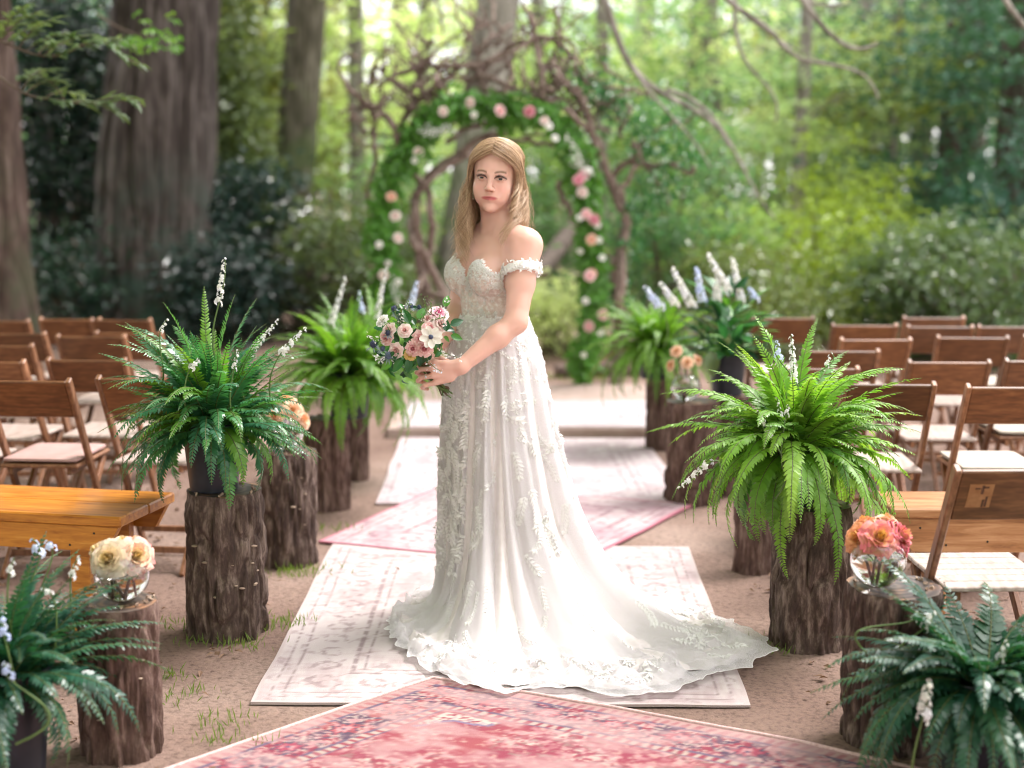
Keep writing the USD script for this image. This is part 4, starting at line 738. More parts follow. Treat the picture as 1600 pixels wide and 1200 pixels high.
def patch(c, w, h, mt, nm, parent, t=.0008):
    S = np.array([1.0, 0, 0]); obj(nm, box(c, (w, h, t), 0, np.stack([S, T, nb], 1)), M[mt], parent)
patch(cpt, .066, .082, "paper", "paper_label", R0)
for dx, dt, w, h in ((.004, -.022, .007, .030), (.012, -.030, .016, .006), (-.010, -.026, .014, .005), (.020, .020, .006, .036), (.012, .026, .006, .026)): patch(cpt + [dx, 0, 0] + T * dt + nb * .0008, w, h, "ink", "ink_mark", R0)
for sx, y in ((-.148, .13), (-.148, .17), (.148, .13), (-.148, .23)): obj("nail_head", lathe([(0, .0015), (.003, .001), (.0035, 0)], 8), M["nail"], R0) if False else obj("nail_head", (lathe([(.0001, .0016), (.003, .001), (.0035, 0)], 8)[0] + [sx, y, .4495], lathe([(.0001, .0016), (.003, .001), (.0035, 0)], 8)[1]), M["nail"], R0)
R1 = make_chair(CH_R[1][2], "seat_cream", False, chair_at(CH_R[1][0], CH_R[1][1], False), -2, "folding chairs on the right", "seat_cream")
R2 = make_chair(CH_R[2][2], "seat_pale", False, chair_at(CH_R[2][0], CH_R[2][1], False), -3, "folding chairs on the right")
for i, (px, d, lb) in enumerate(CH_R[3:]): dup(R1 if i % 3 == 1 else R2, chair_at(px, d, False), rc.normal(-2, 2), lb, "folding chairs on the right")
CH_L = [(126, 5.60, "nearest left folding chair with pink cushion, behind the orange bench"), (300, 5.66, "folding chair with pale seat partly hidden by the dark green fern"), (-38, 5.62, "folding chair cut by the left edge, only part of its seat and leg showing"),
        (212, 6.28, "folding chair second row on the left, just left of the dark green fern"), (58, 6.22, "folding chair second row on the left at the left edge"), (70, 6.85, "folding chair third row on the left at the left edge, tall post showing"),
        (212, 7.28, "folding chair third row on the left beside the fern fronds"), (90, 7.42, "folding chair fourth row on the left, second from the left edge"), (268, 7.46, "folding chair fourth row on the left, mostly hidden behind the fern"),
        (175, 8.22, "farthest folding chair on the left below the massive tree, its post lit orange"), (66, 8.12, "farthest folding chair on the left at the left edge"), (252, 8.18, "farthest folding chair on the left, just left of the fern tips")]
L0 = make_chair(CH_L[0][2], "seat_pale", False, chair_at(CH_L[0][0], CH_L[0][1], True), -4, "folding chairs on the left", "seat_pink")
L1 = make_chair(CH_L[1][2], "seat_pale", False, chair_at(CH_L[1][0], CH_L[1][1], True), -6, "folding chairs on the left")
for i, (px, d, lb) in enumerate(CH_L[2:]): dup(L1, chair_at(px, d, True), rc.normal(-4, 2), lb, "folding chairs on the left")

# ------------------------------------------------------------------ benches
def bench(label, corner, length, depth, z, rz, mt, flip, apron):
    """corner: the near end on the aisle side; the bench runs away from the aisle."""
    s = -1 if flip else 1; x = thing("bench", label, "bench", (corner[0], corner[1], 0), rz); L = length
    obj("top_board", box((s * L / 2, depth * .26, z - .018), (L, depth * .50, .036), .005), M[mt], x)
    obj("top_board", box((s * L / 2, depth * .765, z - .0195), (L, depth * .485, .036), .005), M[mt], x)
    pr = np.array([[s * .0 + s * .012, .022, z - .037], [s * L, .022, z - .037], [s * L, .022, z - .037 - apron], [s * (.012 + apron * .55), .022, z - .037 - apron]])
    for nm, y0 in (("front_apron", 0), ("rear_apron", depth - .052)):
        q = pr + [0, y0 - .012, 0]; m = trimesh.convex.convex_hull(np.vstack([q, q + [0, .03, 0]])); obj(nm, m, M[mt], x)
    for u in (.17, L - .25):
        for y0 in (.055, depth - .075): obj("leg", box((s * u, y0, (z - .037) / 2), (.07, .045, z - .038), .004), M[mt], x)
        obj("cross_rail", box((s * u, depth / 2 - .01, .16), (.04, depth - .176, .05), .004), M[mt], x)
    for u in (.06, .10, .19, .33, .5):
        a = np.array([s * u, .0088, z - .037 - apron * (.5 + .3 * math.sin(u * 40))]); v, f = lathe([(.0001, .0015), (.0035, .001), (.004, 0)], 8); obj("nail_head", (np.stack([v[:, 0], -v[:, 2], v[:, 1]], 1) + a, f), M["nail"], x)
    return x
p = G(187, 809, .45); bench("varnished orange wooden bench at the left edge behind the cream roses", p, 1.7, .42, .45, -12, "bench_wood", True, .085)
p = G(1394, 795, .45); bench("brown wooden bench behind the nearest right chair", p, 1.8, .30, .45, -1.5, "bench_brown", False, .115)

# ------------------------------------------------------------------ stumps
STUMPS = {}
def stump(key, label, px, py, wpx, hgt, bark, seed, top=1.0, lobes=0.05, tilt=(0, 0), fungi=0):
    f0 = G(px, py); R = wpx / 2 * f0[1] / FP * 1.01; x = thing("log_stump", label, "stump", (f0[0] * (f0[1] + R) / f0[1], f0[1] + R, 0), 0, "log stumps along the aisle")
    n, m = 150, 60; g = np.arange(n) * 2 * np.pi / n; z = np.linspace(-.02, hgt, m); A, Z = np.meshgrid(g, z)
    q = np.stack([np.cos(A) * 5.0, np.sin(A) * 5.0, Z * 7], -1); w = (fbm(q * .5, 2, seed) - .5) * 1.3
    h = np.clip(np.abs(2 * noise(q + w[..., None], seed + 1) - 1) * 2.4, 0, 1); h2 = fbm(q * 3, 2, seed + 2)
    lob = 1 + lobes * np.sin(A * 2 + seed) + lobes * .6 * np.sin(A * 3 + seed * 2) + .02 * np.sin(A * 7 + seed)
    rr = R * lob * (top + (1 - top) * (1 - Z / hgt)) * (1 + .15 * (h - .6) + .09 * (h2 - .5))
    for row, wgt in ((-6, .2), (-5, .4), (-4, .6), (-3, .8), (-2, .95), (-1, 1.0)):
        kk = np.ones(9) / 9; sm = np.convolve(np.r_[rr[row][-4:], rr[row], rr[row][:4]], kk, 'valid'); rr[row] = rr[row] * (1 - wgt) + sm * wgt
    rr[-1] *= .985
    zz = Z + np.clip(Z / hgt, 0, 1) * (tilt[0] * np.cos(A) + tilt[1] * np.sin(A)) * R
    v = np.stack([rr * np.cos(A), rr * np.sin(A), zz], -1).reshape(-1, 3); f = grid_faces(m, n, wrap_m=True)
    obj("bark", (v, np.vstack([f[:, [0, 2, 1]][:, ::-1], f[:, [0, 3, 2]][:, ::-1]])), M[bark], x, smooth=True)
    k = 8; fr = np.linspace(1, 0.02, k)[:, None]; C = np.array([0, 0, hgt]); ring = v[-n:]; V = (C + (ring - C)[None] * fr[..., None] * np.array([1, 1, 1])).reshape(-1, 3)
    V[:, 2] += .004 * (fbm(V * 14, 3, seed + 7) - .4); V[:n] = ring + [0, 0, .0005]
    f = grid_faces(k, n, wrap_m=True); f = np.vstack([f[:, [0, 1, 2]], f[:, [0, 2, 3]]]); V = np.vstack([V, C]); c = len(V) - 1; i = np.arange(n)
    obj("cut_face", (V, np.vstack([f, np.stack([(k - 1) * n + i, (k - 1) * n + (i + 1) % n, np.full(n, c)], 1)])), M["cut_wood"], x, smooth=30)
    r = np.random.default_rng(seed + 9)
    for j in range(fungi):
        a = r.uniform(-2.4, -.6) if j % 3 else r.uniform(-.9, -.5); zc = r.uniform(.25, .9) * hgt; rad = r.uniform(.004, .010); c = np.array([math.cos(a), math.sin(a), 0]) * R * 1.0 + [0, 0, zc]
        s = trimesh.creation.icosphere(1, 1.0); obj("bracket_fungus", (np.array(s.vertices) * [rad * 1.3, rad * 1.3, rad * .4] + c, s.faces), M["fungus"], x, smooth=True)
    nb = r.integers(14, 26); mb = MB()
    for j in range(nb):                                            # crumbs of bark and wood on the rim
        a = r.uniform(0, 6.28); b = R * r.uniform(.70, .93); s = trimesh.creation.box(r.uniform(.004, .013, 3) * [1.4, 1, .5]); R3 = trimesh.transformations.random_rotation_matrix(r.random(3))[:3, :3]
        mb.add(np.array(s.vertices) @ R3.T + [b * math.cos(a), b * math.sin(a), hgt + .004 + (tilt[0] * math.cos(a) + tilt[1] * math.sin(a)) * b], s.faces)
    mb.build("bark_crumbs", M["fungus"], x, kind="stuff")
    STUMPS[key] = (f0[0] * (f0[1] + R) / f0[1], f0[1] + R, hgt, R); return x
stump("fl", "front left log stump carrying the bowl of cream roses", 192, 1196, 132, .42, "stump_red", 11, .98, .03, fungi=5)
stump("l2", "log stump under the black pot of the dark green fern", 357, 1006, 126, .505, "stump_bark", 12, .97, .03, fungi=11)
stump("l3", "mossy log stump under the bowl of peach roses at the left", 452, 890, 84, .47, "stump_bark", 13, 1.02, .03, fungi=6)
stump("l4", "log stump under the lush fresh green fern left of the aisle", 512, 800, 66, .44, "stump_red", 14)
stump("l5", "farthest log stump on the left of the aisle", 553, 752, 46, .44, "stump_red", 15)
stump("fr", "front right log stump carrying the bowl of orange roses", 1388, 1183, 146, .445, "stump_bark", 16, 1.04, .07, (.03, .02), fungi=6)
stump("r2", "thick furrowed log stump under the lime green fern", 1262, 1022, 126, .48, "stump_bark", 17, .98, .03)
stump("r2b", "short log stump just behind the one under the lime green fern", 1176, 899, 62, .36, "stump_red", 18)
stump("r3", "reddish log stump right of the aisle near the farther rugs", 1080, 792, 84, .50, "stump_red", 19, .98, .03)
stump("r4", "log stump under the black pot of white flowers", 1138, 776, 64, .50, "stump_red", 20)
stump("r5", "log stump under the fresh green fern right of the aisle", 1030, 705, 40, .42, "stump_red", 21)

# ------------------------------------------------------------------ potted ferns and flowers
def pot_mesh(R, h):
    return lathe([(.0001, 0), (R * .76, 0), (R * .78, .004), (R * .96, h * .86), (R * .965, h * .87), (R * 1.03, h * .875), (R * 1.04, h * .985), (R * 1.02, h), (R * .97, h), (R * .95, h * .9), (R * .94, h * .86)], 56)
def spike(parent, loc, base, top, mt, seed, size=.017, dens=1.0, lily=False):
    """A flower stalk: stem and its separate florets, each of five petals."""
    r = np.random.default_rng(seed); base, top = np.asarray(base) - loc, np.asarray(top) - loc; root = base - [0, 0, .16] - (top - base) * .3 + [0, .02, 0]
    P = spline([root, base, base * .4 + top * .6 + [r.normal(0, .006), 0, 0], top], 16); x = obj("flower_spike", tube(P, np.linspace(.0035, .0015, 16), 6), M["stem"], parent, smooth=True)
    L = np.linalg.norm(top - base); n = max(5, int(L / .0085 * dens))
    for k in range(n):
        t = (k + .5) / n; c = base * (1 - t) + top * t; a = k * 2.4 + r.uniform(-.4, .4); out = np.array([math.cos(a), math.sin(a), .25]); sc = size * (1.12 - .62 * t) * r.uniform(.85, 1.15)
        c = c + out * sc * .9; nrm = unit(out + [0, 0, -.1 + .5 * t]); Fm = frame(nrm); th = np.arange(5) * 2 * np.pi / 5 + r.uniform(0, 1)
        d = np.stack([np.cos(th), np.sin(th), np.full(5, .35)], 1) @ Fm.T
        obj("floret", leaves(np.tile(c, (5, 1)), np.tile(nrm, (5, 1)) + .3 * d, d, sc * 1.05, sc * .85, .12), M[mt], x)
    return x
def fern(label, cx, cy, z0, potR, potH, mt, n, Lr, width, er, bend, seed, npair=34, stumpR=None, spikes=(), pot=True, name="potted_fern", az=None, wl=.34, hang=0, tall=0):
    r = np.random.default_rng(seed); loc = np.array([cx, cy, 0.0]); x = thing(name, label, "fern", (cx, cy, 0), 0, None)
    v, f = pot_mesh(potR, potH); obj("pot", (v + [0, 0, z0], f), M["pot_black"], x, smooth=35)
    v, f = lathe([(.0001, potH * .90), (potR * .5, potH * .905), (potR * .935, potH * .88)], 24); obj("soil", (v + [0, 0, z0], f[:, ::-1]), M["pot_soil"], x)
    zt = z0 + potH * .9
    for i in range(n):
        a = (i * 2.39996 + r.normal(0, .25)) if az is None else r.uniform(*az); u = (i + .5) / n
        e0 = math.radians(er[0] + (er[1] - er[0]) * (u ** .8) + r.normal(0, 6)); L = r.uniform(*Lr) * (tall * u + 1 - .5 * tall if tall else 1.0); bd = math.radians(r.uniform(*bend)) * (1.15 - .55 * u if not hang else 1)
        m = 22; s = np.linspace(0, 1, m); e = e0 - bd * s ** 1.25; az_ = a + r.normal(0, .2) * s
        d = np.stack([np.cos(az_) * np.cos(e), np.sin(az_) * np.cos(e), np.sin(e)], 1); P = np.array([math.cos(a) * potR * .55 * (1 - u * .7), math.sin(a) * potR * .55 * (1 - u * .7), zt]) + np.vstack([np.zeros(3), np.cumsum((d[1:] + d[:-1]) / 2, 0) * L / (m - 1)])
        rad = np.hypot(P[:, 0], P[:, 1])
        for zlim, Rl in ((zt + .004, potR * 1.08), (z0 + .002, (stumpR or 0) * 1.16)):
            need = (P[:, 2] < zlim) & (rad < Rl) & (s > .12); sc = np.where(need, Rl / np.maximum(rad, 1e-3), 1); P[:, :2] *= sc[:, None]; rad = np.hypot(P[:, 0], P[:, 1])
        P[:, 2] = np.maximum(P[:, 2], .015); w = width * r.uniform(.85, 1.15)
        tang = unit(np.gradient(P, axis=0)); N0 = unit(np.cross(np.cross(tang, [0, 0, 1.0]), tang) + 1e-6); N0[np.abs(tang[:, 2]) > .97] = [math.cos(a), math.sin(a), .1]
        roll = r.normal(0, .28); Nm = unit(N0.mean(0) + [math.cos(a) * .45, math.sin(a) * .45, .25] + np.cross(tang.mean(0), N0.mean(0)) * roll)
        fr = obj("frond", frondlet(P, w, int(npair * L / .45), int(r.integers(1e6)), Nm, wl=wl), M[mt] if (q_ := r.random()) > .16 else M["fern_fresh" if mt in ("fern_dark", "fern_lime") else mt] if q_ > .035 or u > .45 else M["fern_old"], x)
        obj("midrib", tube(P, np.linspace(.0026, .0009, m), 5), M["fern_stem"], fr, smooth=True)
    for j, (bp, tp, Y, c, sz) in enumerate(spikes): spike(x, loc, D(*bp, Y), D(*tp, Y), "flower_white" if c == "w" else "flower_blue", seed * 31 + j, sz)
    return x
sx, sy, sz, sR = STUMPS["l2"]; pc = D(333, 700, sy)
fern("dark green fern with white flower spikes in a black pot on the left log stump", pc[0], sy, sz + .003, .105, .235, "fern_dark", 190, (.28, .45), .045, (-10, 84), (30, 130), 21, 38, sR,
     [((341, 478), (351, 402), sy - .02, "w", .013), ((296, 578), (312, 560), sy - .22, "w", .015), ((395, 548), (436, 498), sy - .05, "w", .012), ((437, 555), (478, 512), sy - .03, "w", .014), ((250, 520), (262, 498), sy - .1, "w", .010), ((365, 580), (372, 545), sy - .16, "w", .010)], tall=.3)
sx, sy, sz, sR = STUMPS["r2"]; pc = D(1238, 800, sy)
fern("big lime green fern spilling over the right log stump, with white flower spikes", pc[0], sy, sz + .003, .105, .20, "fern_lime", 175, (.28, .50), .046, (-30, 84), (60, 155), 22, 40, sR,
     [((1241, 598), (1236, 522), sy - .04, "w", .014), ((1217, 562), (1214, 532), sy - .02, "b", .014), ((1290, 575), (1299, 550), sy, "w", .010), ((1208, 690), (1184, 640), sy - .22, "w", .011), ((1222, 660), (1214, 620), sy - .16, "w", .009), ((1110, 722), (1060, 764), sy - .22, "w", .014), ((1228, 652), (1232, 632), sy - .2, "w", .011)], hang=0)
sx, sy, sz, sR = STUMPS["l4"]; pc = D(545, 640, sy)
fern("lush fresh green fern left of the aisle behind the dark fern", pc[0], sy, sz + .003, .11, .22, "fern_fresh", 150, (.32, .52), .046, (-15, 84), (60, 150), 23, 34, sR,
     [((516, 510), (540, 432), sy, "w", .017), ((566, 490), (560, 455), sy + .1, "b", .016), ((588, 500), (603, 418), sy + .15, "w", .016), ((640, 482), (652, 440), sy + .2, "b", .019)])
sx, sy, sz, sR = STUMPS["l5"]; pc = D(590, 600, sy)
fern("fresh green fern partly behind the bridal bouquet, farthest on the left", pc[0], sy, sz + .003, .10, .20, "fern_fresh", 100, (.30, .50), .046, (-15, 84), (60, 140), 24, 30, sR)
sx, sy, sz, sR = STUMPS["r5"]; pc = D(1022, 560, sy)
fern("drooping fresh green fern right of the aisle beside the white flower planter", pc[0], sy, sz + .003, .10, .20, "fern_fresh", 120, (.30, .55), .042, (-15, 84), (60, 150), 25, 30, sR)
p = G(38, 1200, 0); Yf = 3.62; pc = D(8, 1120, Yf)
fern("dark fern with pale blue and white flowers in the bottom left corner", pc[0], Yf, .02, .12, .30, "fern_deep", 120, (.26, .42), .046, (0, 80), (40, 125), 26, 32, None,
     [((62, 868), (50, 842), Yf + .1, "b", .016), ((82, 860), (74, 846), Yf + .12, "b", .014), ((110, 905), (125, 868), Yf + .12, "w", .012), ((80, 930), (66, 920), Yf + .02, "w", .011), ((14, 900), (22, 872), Yf - .05, "w", .012), ((8, 1000), (2, 965), Yf - .2, "b", .015), ((14, 1060), (8, 1035), Yf - .25, "b", .014)])
pc = D(1535, 1120, 3.62)
fern("deep green fern with white flowers in the bottom right corner", pc[0], 3.62, .02, .12, .28, "fern_deep", 150, (.26, .44), .050, (-12, 60), (40, 120), 27, 32, None,
     [((1440, 1130), (1452, 1062), 3.40, "w", .018), ((1440, 985), (1460, 955), 3.62, "w", .013), ((1560, 1035), (1575, 1000), 3.5, "w", .012), ((1425, 970), (1436, 955), 3.7, "w", .011)])
# planter of white spires with broad leaves
def planter():
    sx, sy, sz, sR = STUMPS["r4"]; r = np.random.default_rng(51); pc = D(1136, 620, sy); cx = pc[0]; loc = np.array([cx, sy, 0])
    x = thing("flower_planter", "black pot of tall white and pale blue flower spires with broad green leaves", "planter", (cx, sy, 0)); R, h = .095, .20
    v, f = pot_mesh(R, h); obj("pot", (v + [0, 0, sz + .003], f), M["pot_black"], x, smooth=35); zt = sz + h * .9
    v, f = lathe([(.0001, h * .90), (R * .5, h * .905), (R * .935, h * .88)], 24); obj("soil", (v + [0, 0, sz], f[:, ::-1]), M["pot_soil"], x)
    for i in range(110):
        a = r.uniform(0, 6.28); e = r.uniform(.1, 1.4); l = r.uniform(.10, .2); hgt = r.uniform(0, .34) * math.sin(e + .2); c = np.array([math.cos(a) * R * .8, math.sin(a) * R * .8, 0]) * r.uniform(.2, 1.6) + [0, 0, zt + hgt]
        d = np.array([math.cos(a) * math.cos(e), math.sin(a) * math.cos(e), math.sin(e) - .15]); obj("leaf", broad_leaf(c, np.array([-math.cos(a) * math.sin(e), -math.sin(a) * math.sin(e), math.cos(e) + .3]), d, l, l * .30), M["leaf_garland" if i % 3 else "fern_dark"], x)
    obj("leaf", broad_leaf(D(1112, 548, sy - .16) - loc, (-.2, -1, .3), (0.02, -.3, -1), .13, .075), M["leaf_shiny"], x, label="pale leaf hanging over the pot rim")
    for j, (bp, tp, c) in enumerate((((1032, 482), (1008, 448), "b"), ((1056, 478), (1032, 442), "w"), ((1082, 480), (1050, 418), "w"), ((1098, 474), (1088, 418), "b"), ((1138, 456), (1106, 396), "w"), ((1158, 472), (1144, 402), "w"), ((1120, 470), (1122, 425), "w"), ((1180, 470), (1172, 450), "b"))):
        spike(x, loc, D(*bp, sy - .1), D(*tp, sy - .1), "flower_white" if c == "w" else "flower_blue", 900 + j, .023, 1.0)
planter()

# ------------------------------------------------------------------ bowls of roses
ORANGE = ((.73, .38, .11), (.72, .33, .14), (.72, .33, .18)); YPINK = ((.75, .46, .10), (.74, .42, .20), (.64, .14, .19)); CORALP = ((.73, .40, .18), (.71, .29, .22), (.62, .11, .19)); CREAM = ((.70, .50, .18), (.75, .69, .54), (.72, .42, .38), .78); CREAMR = ((.70, .50, .18), (.75, .68, .54), (.60, .05, .12), .72); PEACH = ((.74, .38, .16), (.74, .44, .26), (.74, .50, .36))
def bowl(label, px, cy, cx_world, z, R, level=.58, green=0, seed=1):
    x = thing("glass_bowl", label, "bowl", (cx_world, cy, z)); a0 = math.asin(.72); cz = R * .97
    ph = np.linspace(-np.pi / 2 + .02, np.pi / 2 - .72, 40); t = .003
    outer = [(R * math.cos(p), cz + R * math.sin(p)) for p in ph]; inner = [((R - t) * math.cos(p), cz + (R - t) * math.sin(p)) for p in ph[::-1]]
    prof = [(.0002, cz - R + .001)] + outer + inner + [(.0002, cz - R + t)]
    v, f = lathe(prof, 64); obj("bowl", (v, f), M["glass"], x, smooth=50)
    zl = cz + R * (level * 2 - 1) * .9; pw = math.asin((zl - cz) / (R - t - .0004)); pp = np.linspace(-np.pi / 2 + .01, pw, 30); rw = R - t - .0004
    prof = [(.0002, cz - rw)] + [(rw * math.cos(p), cz + rw * math.sin(p)) for p in pp] + [(.0002, zl)]
    v, f = lathe(prof, 64); obj("water", (v, f), M["water"], x, smooth=50)
    r = np.random.default_rng(seed)
    for k in range(green):
        a = r.uniform(0, 6.28); P = spline([[0, 0, .012], [math.cos(a) * .02, math.sin(a) * .02, .03], [math.cos(a) * R * .6, math.sin(a) * R * .6, r.uniform(.02, .07)]], 10); obj("sprig", frondlet(P, .012, 16, k, (0, -.5, 1)), M["fern_fresh"], x)
    return x
def rose(label, c, nrm, R, cols, seed, foot, layers=8, per=3, group=None):
    c = np.asarray(c, float); x = thing("rose", label, "rose", tuple(c), 0, group); Fm = frame(nrm)
    for v, f, col in bloom(R, layers, per, seed, cols, .95, 7): obj("petal", (v @ Fm.T - unit(nrm) * R * .45, f), M["petal"], x, smooth=True, col=col)
    s0 = -unit(nrm) * R * .5; s1 = np.asarray(foot) - c; obj("stem", tube(spline([s0, s0 * .4 + s1 * .6 - [0, 0, .0], s1], 10), .0032, 7), M["stem_brown"], x, smooth=True)
sx, sy, sz, sR = STUMPS["fl"]; c0_ = D(190, 900, sy - .005); z0 = sz + .004
bowl("clear glass bowl of water on the front left stump", 190, sy - .005, c0_[0], z0, .074, .55, 0, 3); ft = np.array([c0_[0], sy, z0 + .025])
for i, (px, py, dy, n, cs, R, lb) in enumerate(((168, 872, -.045, (-.25, -.9, .45), CREAM, .053, "large cream rose at the front of the left bowl, facing the camera"), (214, 868, -.02, (.55, -.7, .4), CREAMR, .052, "cream rose with red edged petals at the right of the left bowl"),
        (192, 848, .01, (.05, -.35, .95), CREAM, .042, "white rose at the top of the left bowl"), (150, 860, .02, (-.7, -.35, .6), CREAM, .038, "cream rose at the left of the left bowl"), (212, 846, .04, (.35, .2, .9), CREAMR, .038, "pink rimmed rose at the back of the left bowl"))):
    rose(lb, D(px, py, sy + dy), n, R, cs, 300 + i, ft + [rr.normal(0, .02), rr.normal(0, .02), 0])
sx, sy, sz, sR = STUMPS["fr"]; c0_ = D(1372, 880, sy - .02); z0 = sz + .004
bowl("clear glass bowl of water on the front right stump", 1372, sy - .02, c0_[0], z0, .076, .60, 9, 4); ft = np.array([c0_[0] - .01, sy, z0 + .02])
for i, (px, py, dy, n, cs, R, lb) in enumerate(((1340, 838, -.01, (-.75, -.5, .45), ORANGE, .052, "orange rose at the left of the right bowl"), (1376, 838, -.055, (.05, -.85, .6), YPINK, .052, "yellow rose with pink outer petals at the front of the right bowl"),
        (1412, 836, -.01, (.75, -.4, .45), CORALP, .051, "coral pink rose at the right of the right bowl"), (1386, 812, .02, (.15, -.1, 1), PEACH, .042, "pale peach rose at the top of the right bowl"), (1350, 815, .035, (-.35, .1, .9), ORANGE, .040, "light orange rose at the back of the right bowl"))):
    rose(lb, D(px, py, sy + dy), n, R, cs, 320 + i, ft + [rr.normal(0, .02), rr.normal(0, .02), 0])
sx, sy, sz, sR = STUMPS["l3"]; c0_ = D(443, 660, sy - .02); z0 = sz + .004
bowl("glass bowl of peach roses on the mossy left stump", 443, sy - .02, c0_[0], z0, .080, .55, 3, 5); ft = np.array([c0_[0], sy, z0 + .025])
for i, (px, py, dy, n, lb) in enumerate(((428, 650, -.05, (-.5, -.8, .4), "leftmost peach rose in the bowl behind the dark fern"), (458, 640, -.04, (.3, -.8, .5), "middle peach rose in the bowl behind the dark fern"), (476, 654, 0, (.8, -.4, .4), "rightmost peach rose in the bowl behind the dark fern"), (446, 622, .02, (0, -.3, 1), "topmost peach rose in the bowl behind the dark fern"))):
    rose(lb, D(px, py, sy + dy), n, .042, PEACH, 340 + i, ft, 5, 4)
sx, sy, sz, sR = STUMPS["r3"]; c0_ = D(1072, 600, sy - .03); z0 = sz + .004
bowl("glass bowl of peach roses on the reddish right stump", 1072, sy - .03, c0_[0], z0, .072, .55, 2, 6); ft = np.array([c0_[0], sy, z0 + .025])
for i, (px, py, dy, n, lb) in enumerate(((1056, 548, -.02, (-.4, -.8, .5), "leftmost peach rose above the far right bowl"), (1074, 566, -.05, (.0, -.9, .4), "lowest peach rose above the far right bowl"), (1092, 562, 0, (.7, -.5, .4), "rightmost peach rose above the far right bowl"), (1046, 570, .0, (-.8, -.4, .3), "small peach rose hanging left of the far right bowl"))):
    rose(lb, D(px, py, sy + dy), n, .030, PEACH, 360 + i, ft, 5, 4)

# ------------------------------------------------------------------ the bride
def surface_nets(vol, org, h):
    """Smooth closed surface of the zero level of a sampled distance field."""
    s = vol < 0; n = np.array(vol.shape) - 1
    cs = [(i, j, k) for i in (0, 1) for j in (0, 1) for k in (0, 1)]; cnt = np.zeros(n, np.int8)
    for i, j, k in cs: cnt += s[i:n[0] + i, j:n[1] + j, k:n[2] + k]
    act = np.argwhere((cnt > 0) & (cnt < 8)); idx = np.full(n, -1, np.int64); idx[tuple(act.T)] = np.arange(len(act))
    pos, num = np.zeros((len(act), 3)), np.zeros(len(act))
    for a in cs:
        for ax in range(3):
            if a[ax]: continue
            b = list(a); b[ax] = 1; A, B = act + a, act + b; va, vb = vol[tuple(A.T)], vol[tuple(B.T)]; m = (va < 0) != (vb < 0)
            t = va[m] / (va[m] - vb[m]); pos[m] += A[m] + (B[m] - A[m]) * t[:, None]; num[m] += 1
    v = org + pos / num[:, None] * h; F = []
    for ax in range(3):
        u, w = (ax + 1) % 3, (ax + 2) % 3; lo = [slice(None)] * 3; hi = [slice(None)] * 3; lo[ax] = slice(0, -1); hi[ax] = slice(1, None)
        e = np.argwhere(s[tuple(lo)] != s[tuple(hi)]); e = e[(e[:, u] > 0) & (e[:, w] > 0) & (e[:, u] < n[u]) & (e[:, w] < n[w])]
        du, dw = np.eye(3, dtype=int)[u], np.eye(3, dtype=int)[w]; q = np.stack([idx[tuple((e - d).T)] for d in (du + dw, dw, du * 0, du)], 1)
        ins = s[tuple(e.T)]; q[~ins] = q[~ins][:, ::-1]; F.append(q)
    q = np.vstack(F); return v, np.vstack([q[:, [0, 1, 2]], q[:, [0, 2, 3]]])
class Field:
    def __init__(s, lo, hi, h):
        s.h, s.lo = h, np.asarray(lo, float); s.n = np.ceil((np.asarray(hi) - s.lo) / h).astype(int) + 1; s.v = np.full(s.n, .3, np.float32)
    def region(s, lo, hi):
        i0 = np.maximum(((lo - s.lo) / s.h).astype(int), 0); i1 = np.minimum(((hi - s.lo) / s.h).astype(int) + 2, s.n)
        sl = tuple(slice(a, b) for a, b in zip(i0, i1)); g = np.meshgrid(*[s.lo[k] + np.arange(i0[k], i1[k]) * s.h for k in range(3)], indexing="ij"); return sl, np.stack(g, -1).astype(np.float32)
    def blend(s, sl, d, k, sub=False):
        a = s.v[sl]
        if sub: h = np.clip(.5 - .5 * (a + d) / k, 0, 1); s.v[sl] = a * (1 - h) - d * h + k * h * (1 - h)
        else: h = np.clip(.5 + .5 * (a - d) / k, 0, 1); s.v[sl] = a * (1 - h) + d * h - k * h * (1 - h)
    def cone(s, a, b, ra, rb, k=.02, sub=False):
        a, b = np.asarray(a, float), np.asarray(b, float); m = max(ra, rb) + k + .012
        sl, g = s.region(np.minimum(a, b) - m, np.maximum(a, b) + m); ba = b - a; t = np.clip(((g - a) @ ba) / max(ba @ ba, 1e-9), 0, 1)
        s.blend(sl, np.linalg.norm(g - a - t[..., None] * ba, axis=-1) - (ra + (rb - ra) * t), k, sub)
    def ell(s, c, R, r, k=.02, sub=False):
        r = np.asarray(r, float); m = max(r) + k + .012; sl, g = s.region(np.asarray(c) - m, np.asarray(c) + m); q = (g - c) @ R
        k0 = np.linalg.norm(q / r, axis=-1); k1 = np.linalg.norm(q / r ** 2, axis=-1); s.blend(sl, k0 * (k0 - 1) / np.maximum(k1, 1e-6), k, sub)
    def at(s, P):
        from scipy.ndimage import map_coordinates
        return map_coordinates(s.v, ((P - s.lo) / s.h).T, order=1, mode="nearest")
    def grad(s, P):
        e = s.h * 1.5; return unit(np.stack([s.at(P + d) - s.at(P - d) for d in np.eye(3) * e], 1))
YB = 5.15
BO = np.array([D(770, 700, YB)[0], YB, 0.0])                      # ground point under the bride
def B3(px, py, dy): return D(px, py, YB + dy) - BO                 # photo pixel at a depth -> the bride's own coordinates
yaw = math.radians(52); FV = np.array([-math.sin(yaw), -math.cos(yaw), 0]); LV = np.array([-FV[1], FV[0], 0]); UP = np.array([0, 0, 1.0])
RB = np.stack([LV, FV, UP], 1)
def bd(l, f, z): return LV * l + FV * f + UP * z
CH = np.array([.012, .0, 0])                                       # chest sits a little to the right of the waist
f = Field((-.36, -.36, .78), (.24, .26, 1.74), .0031)
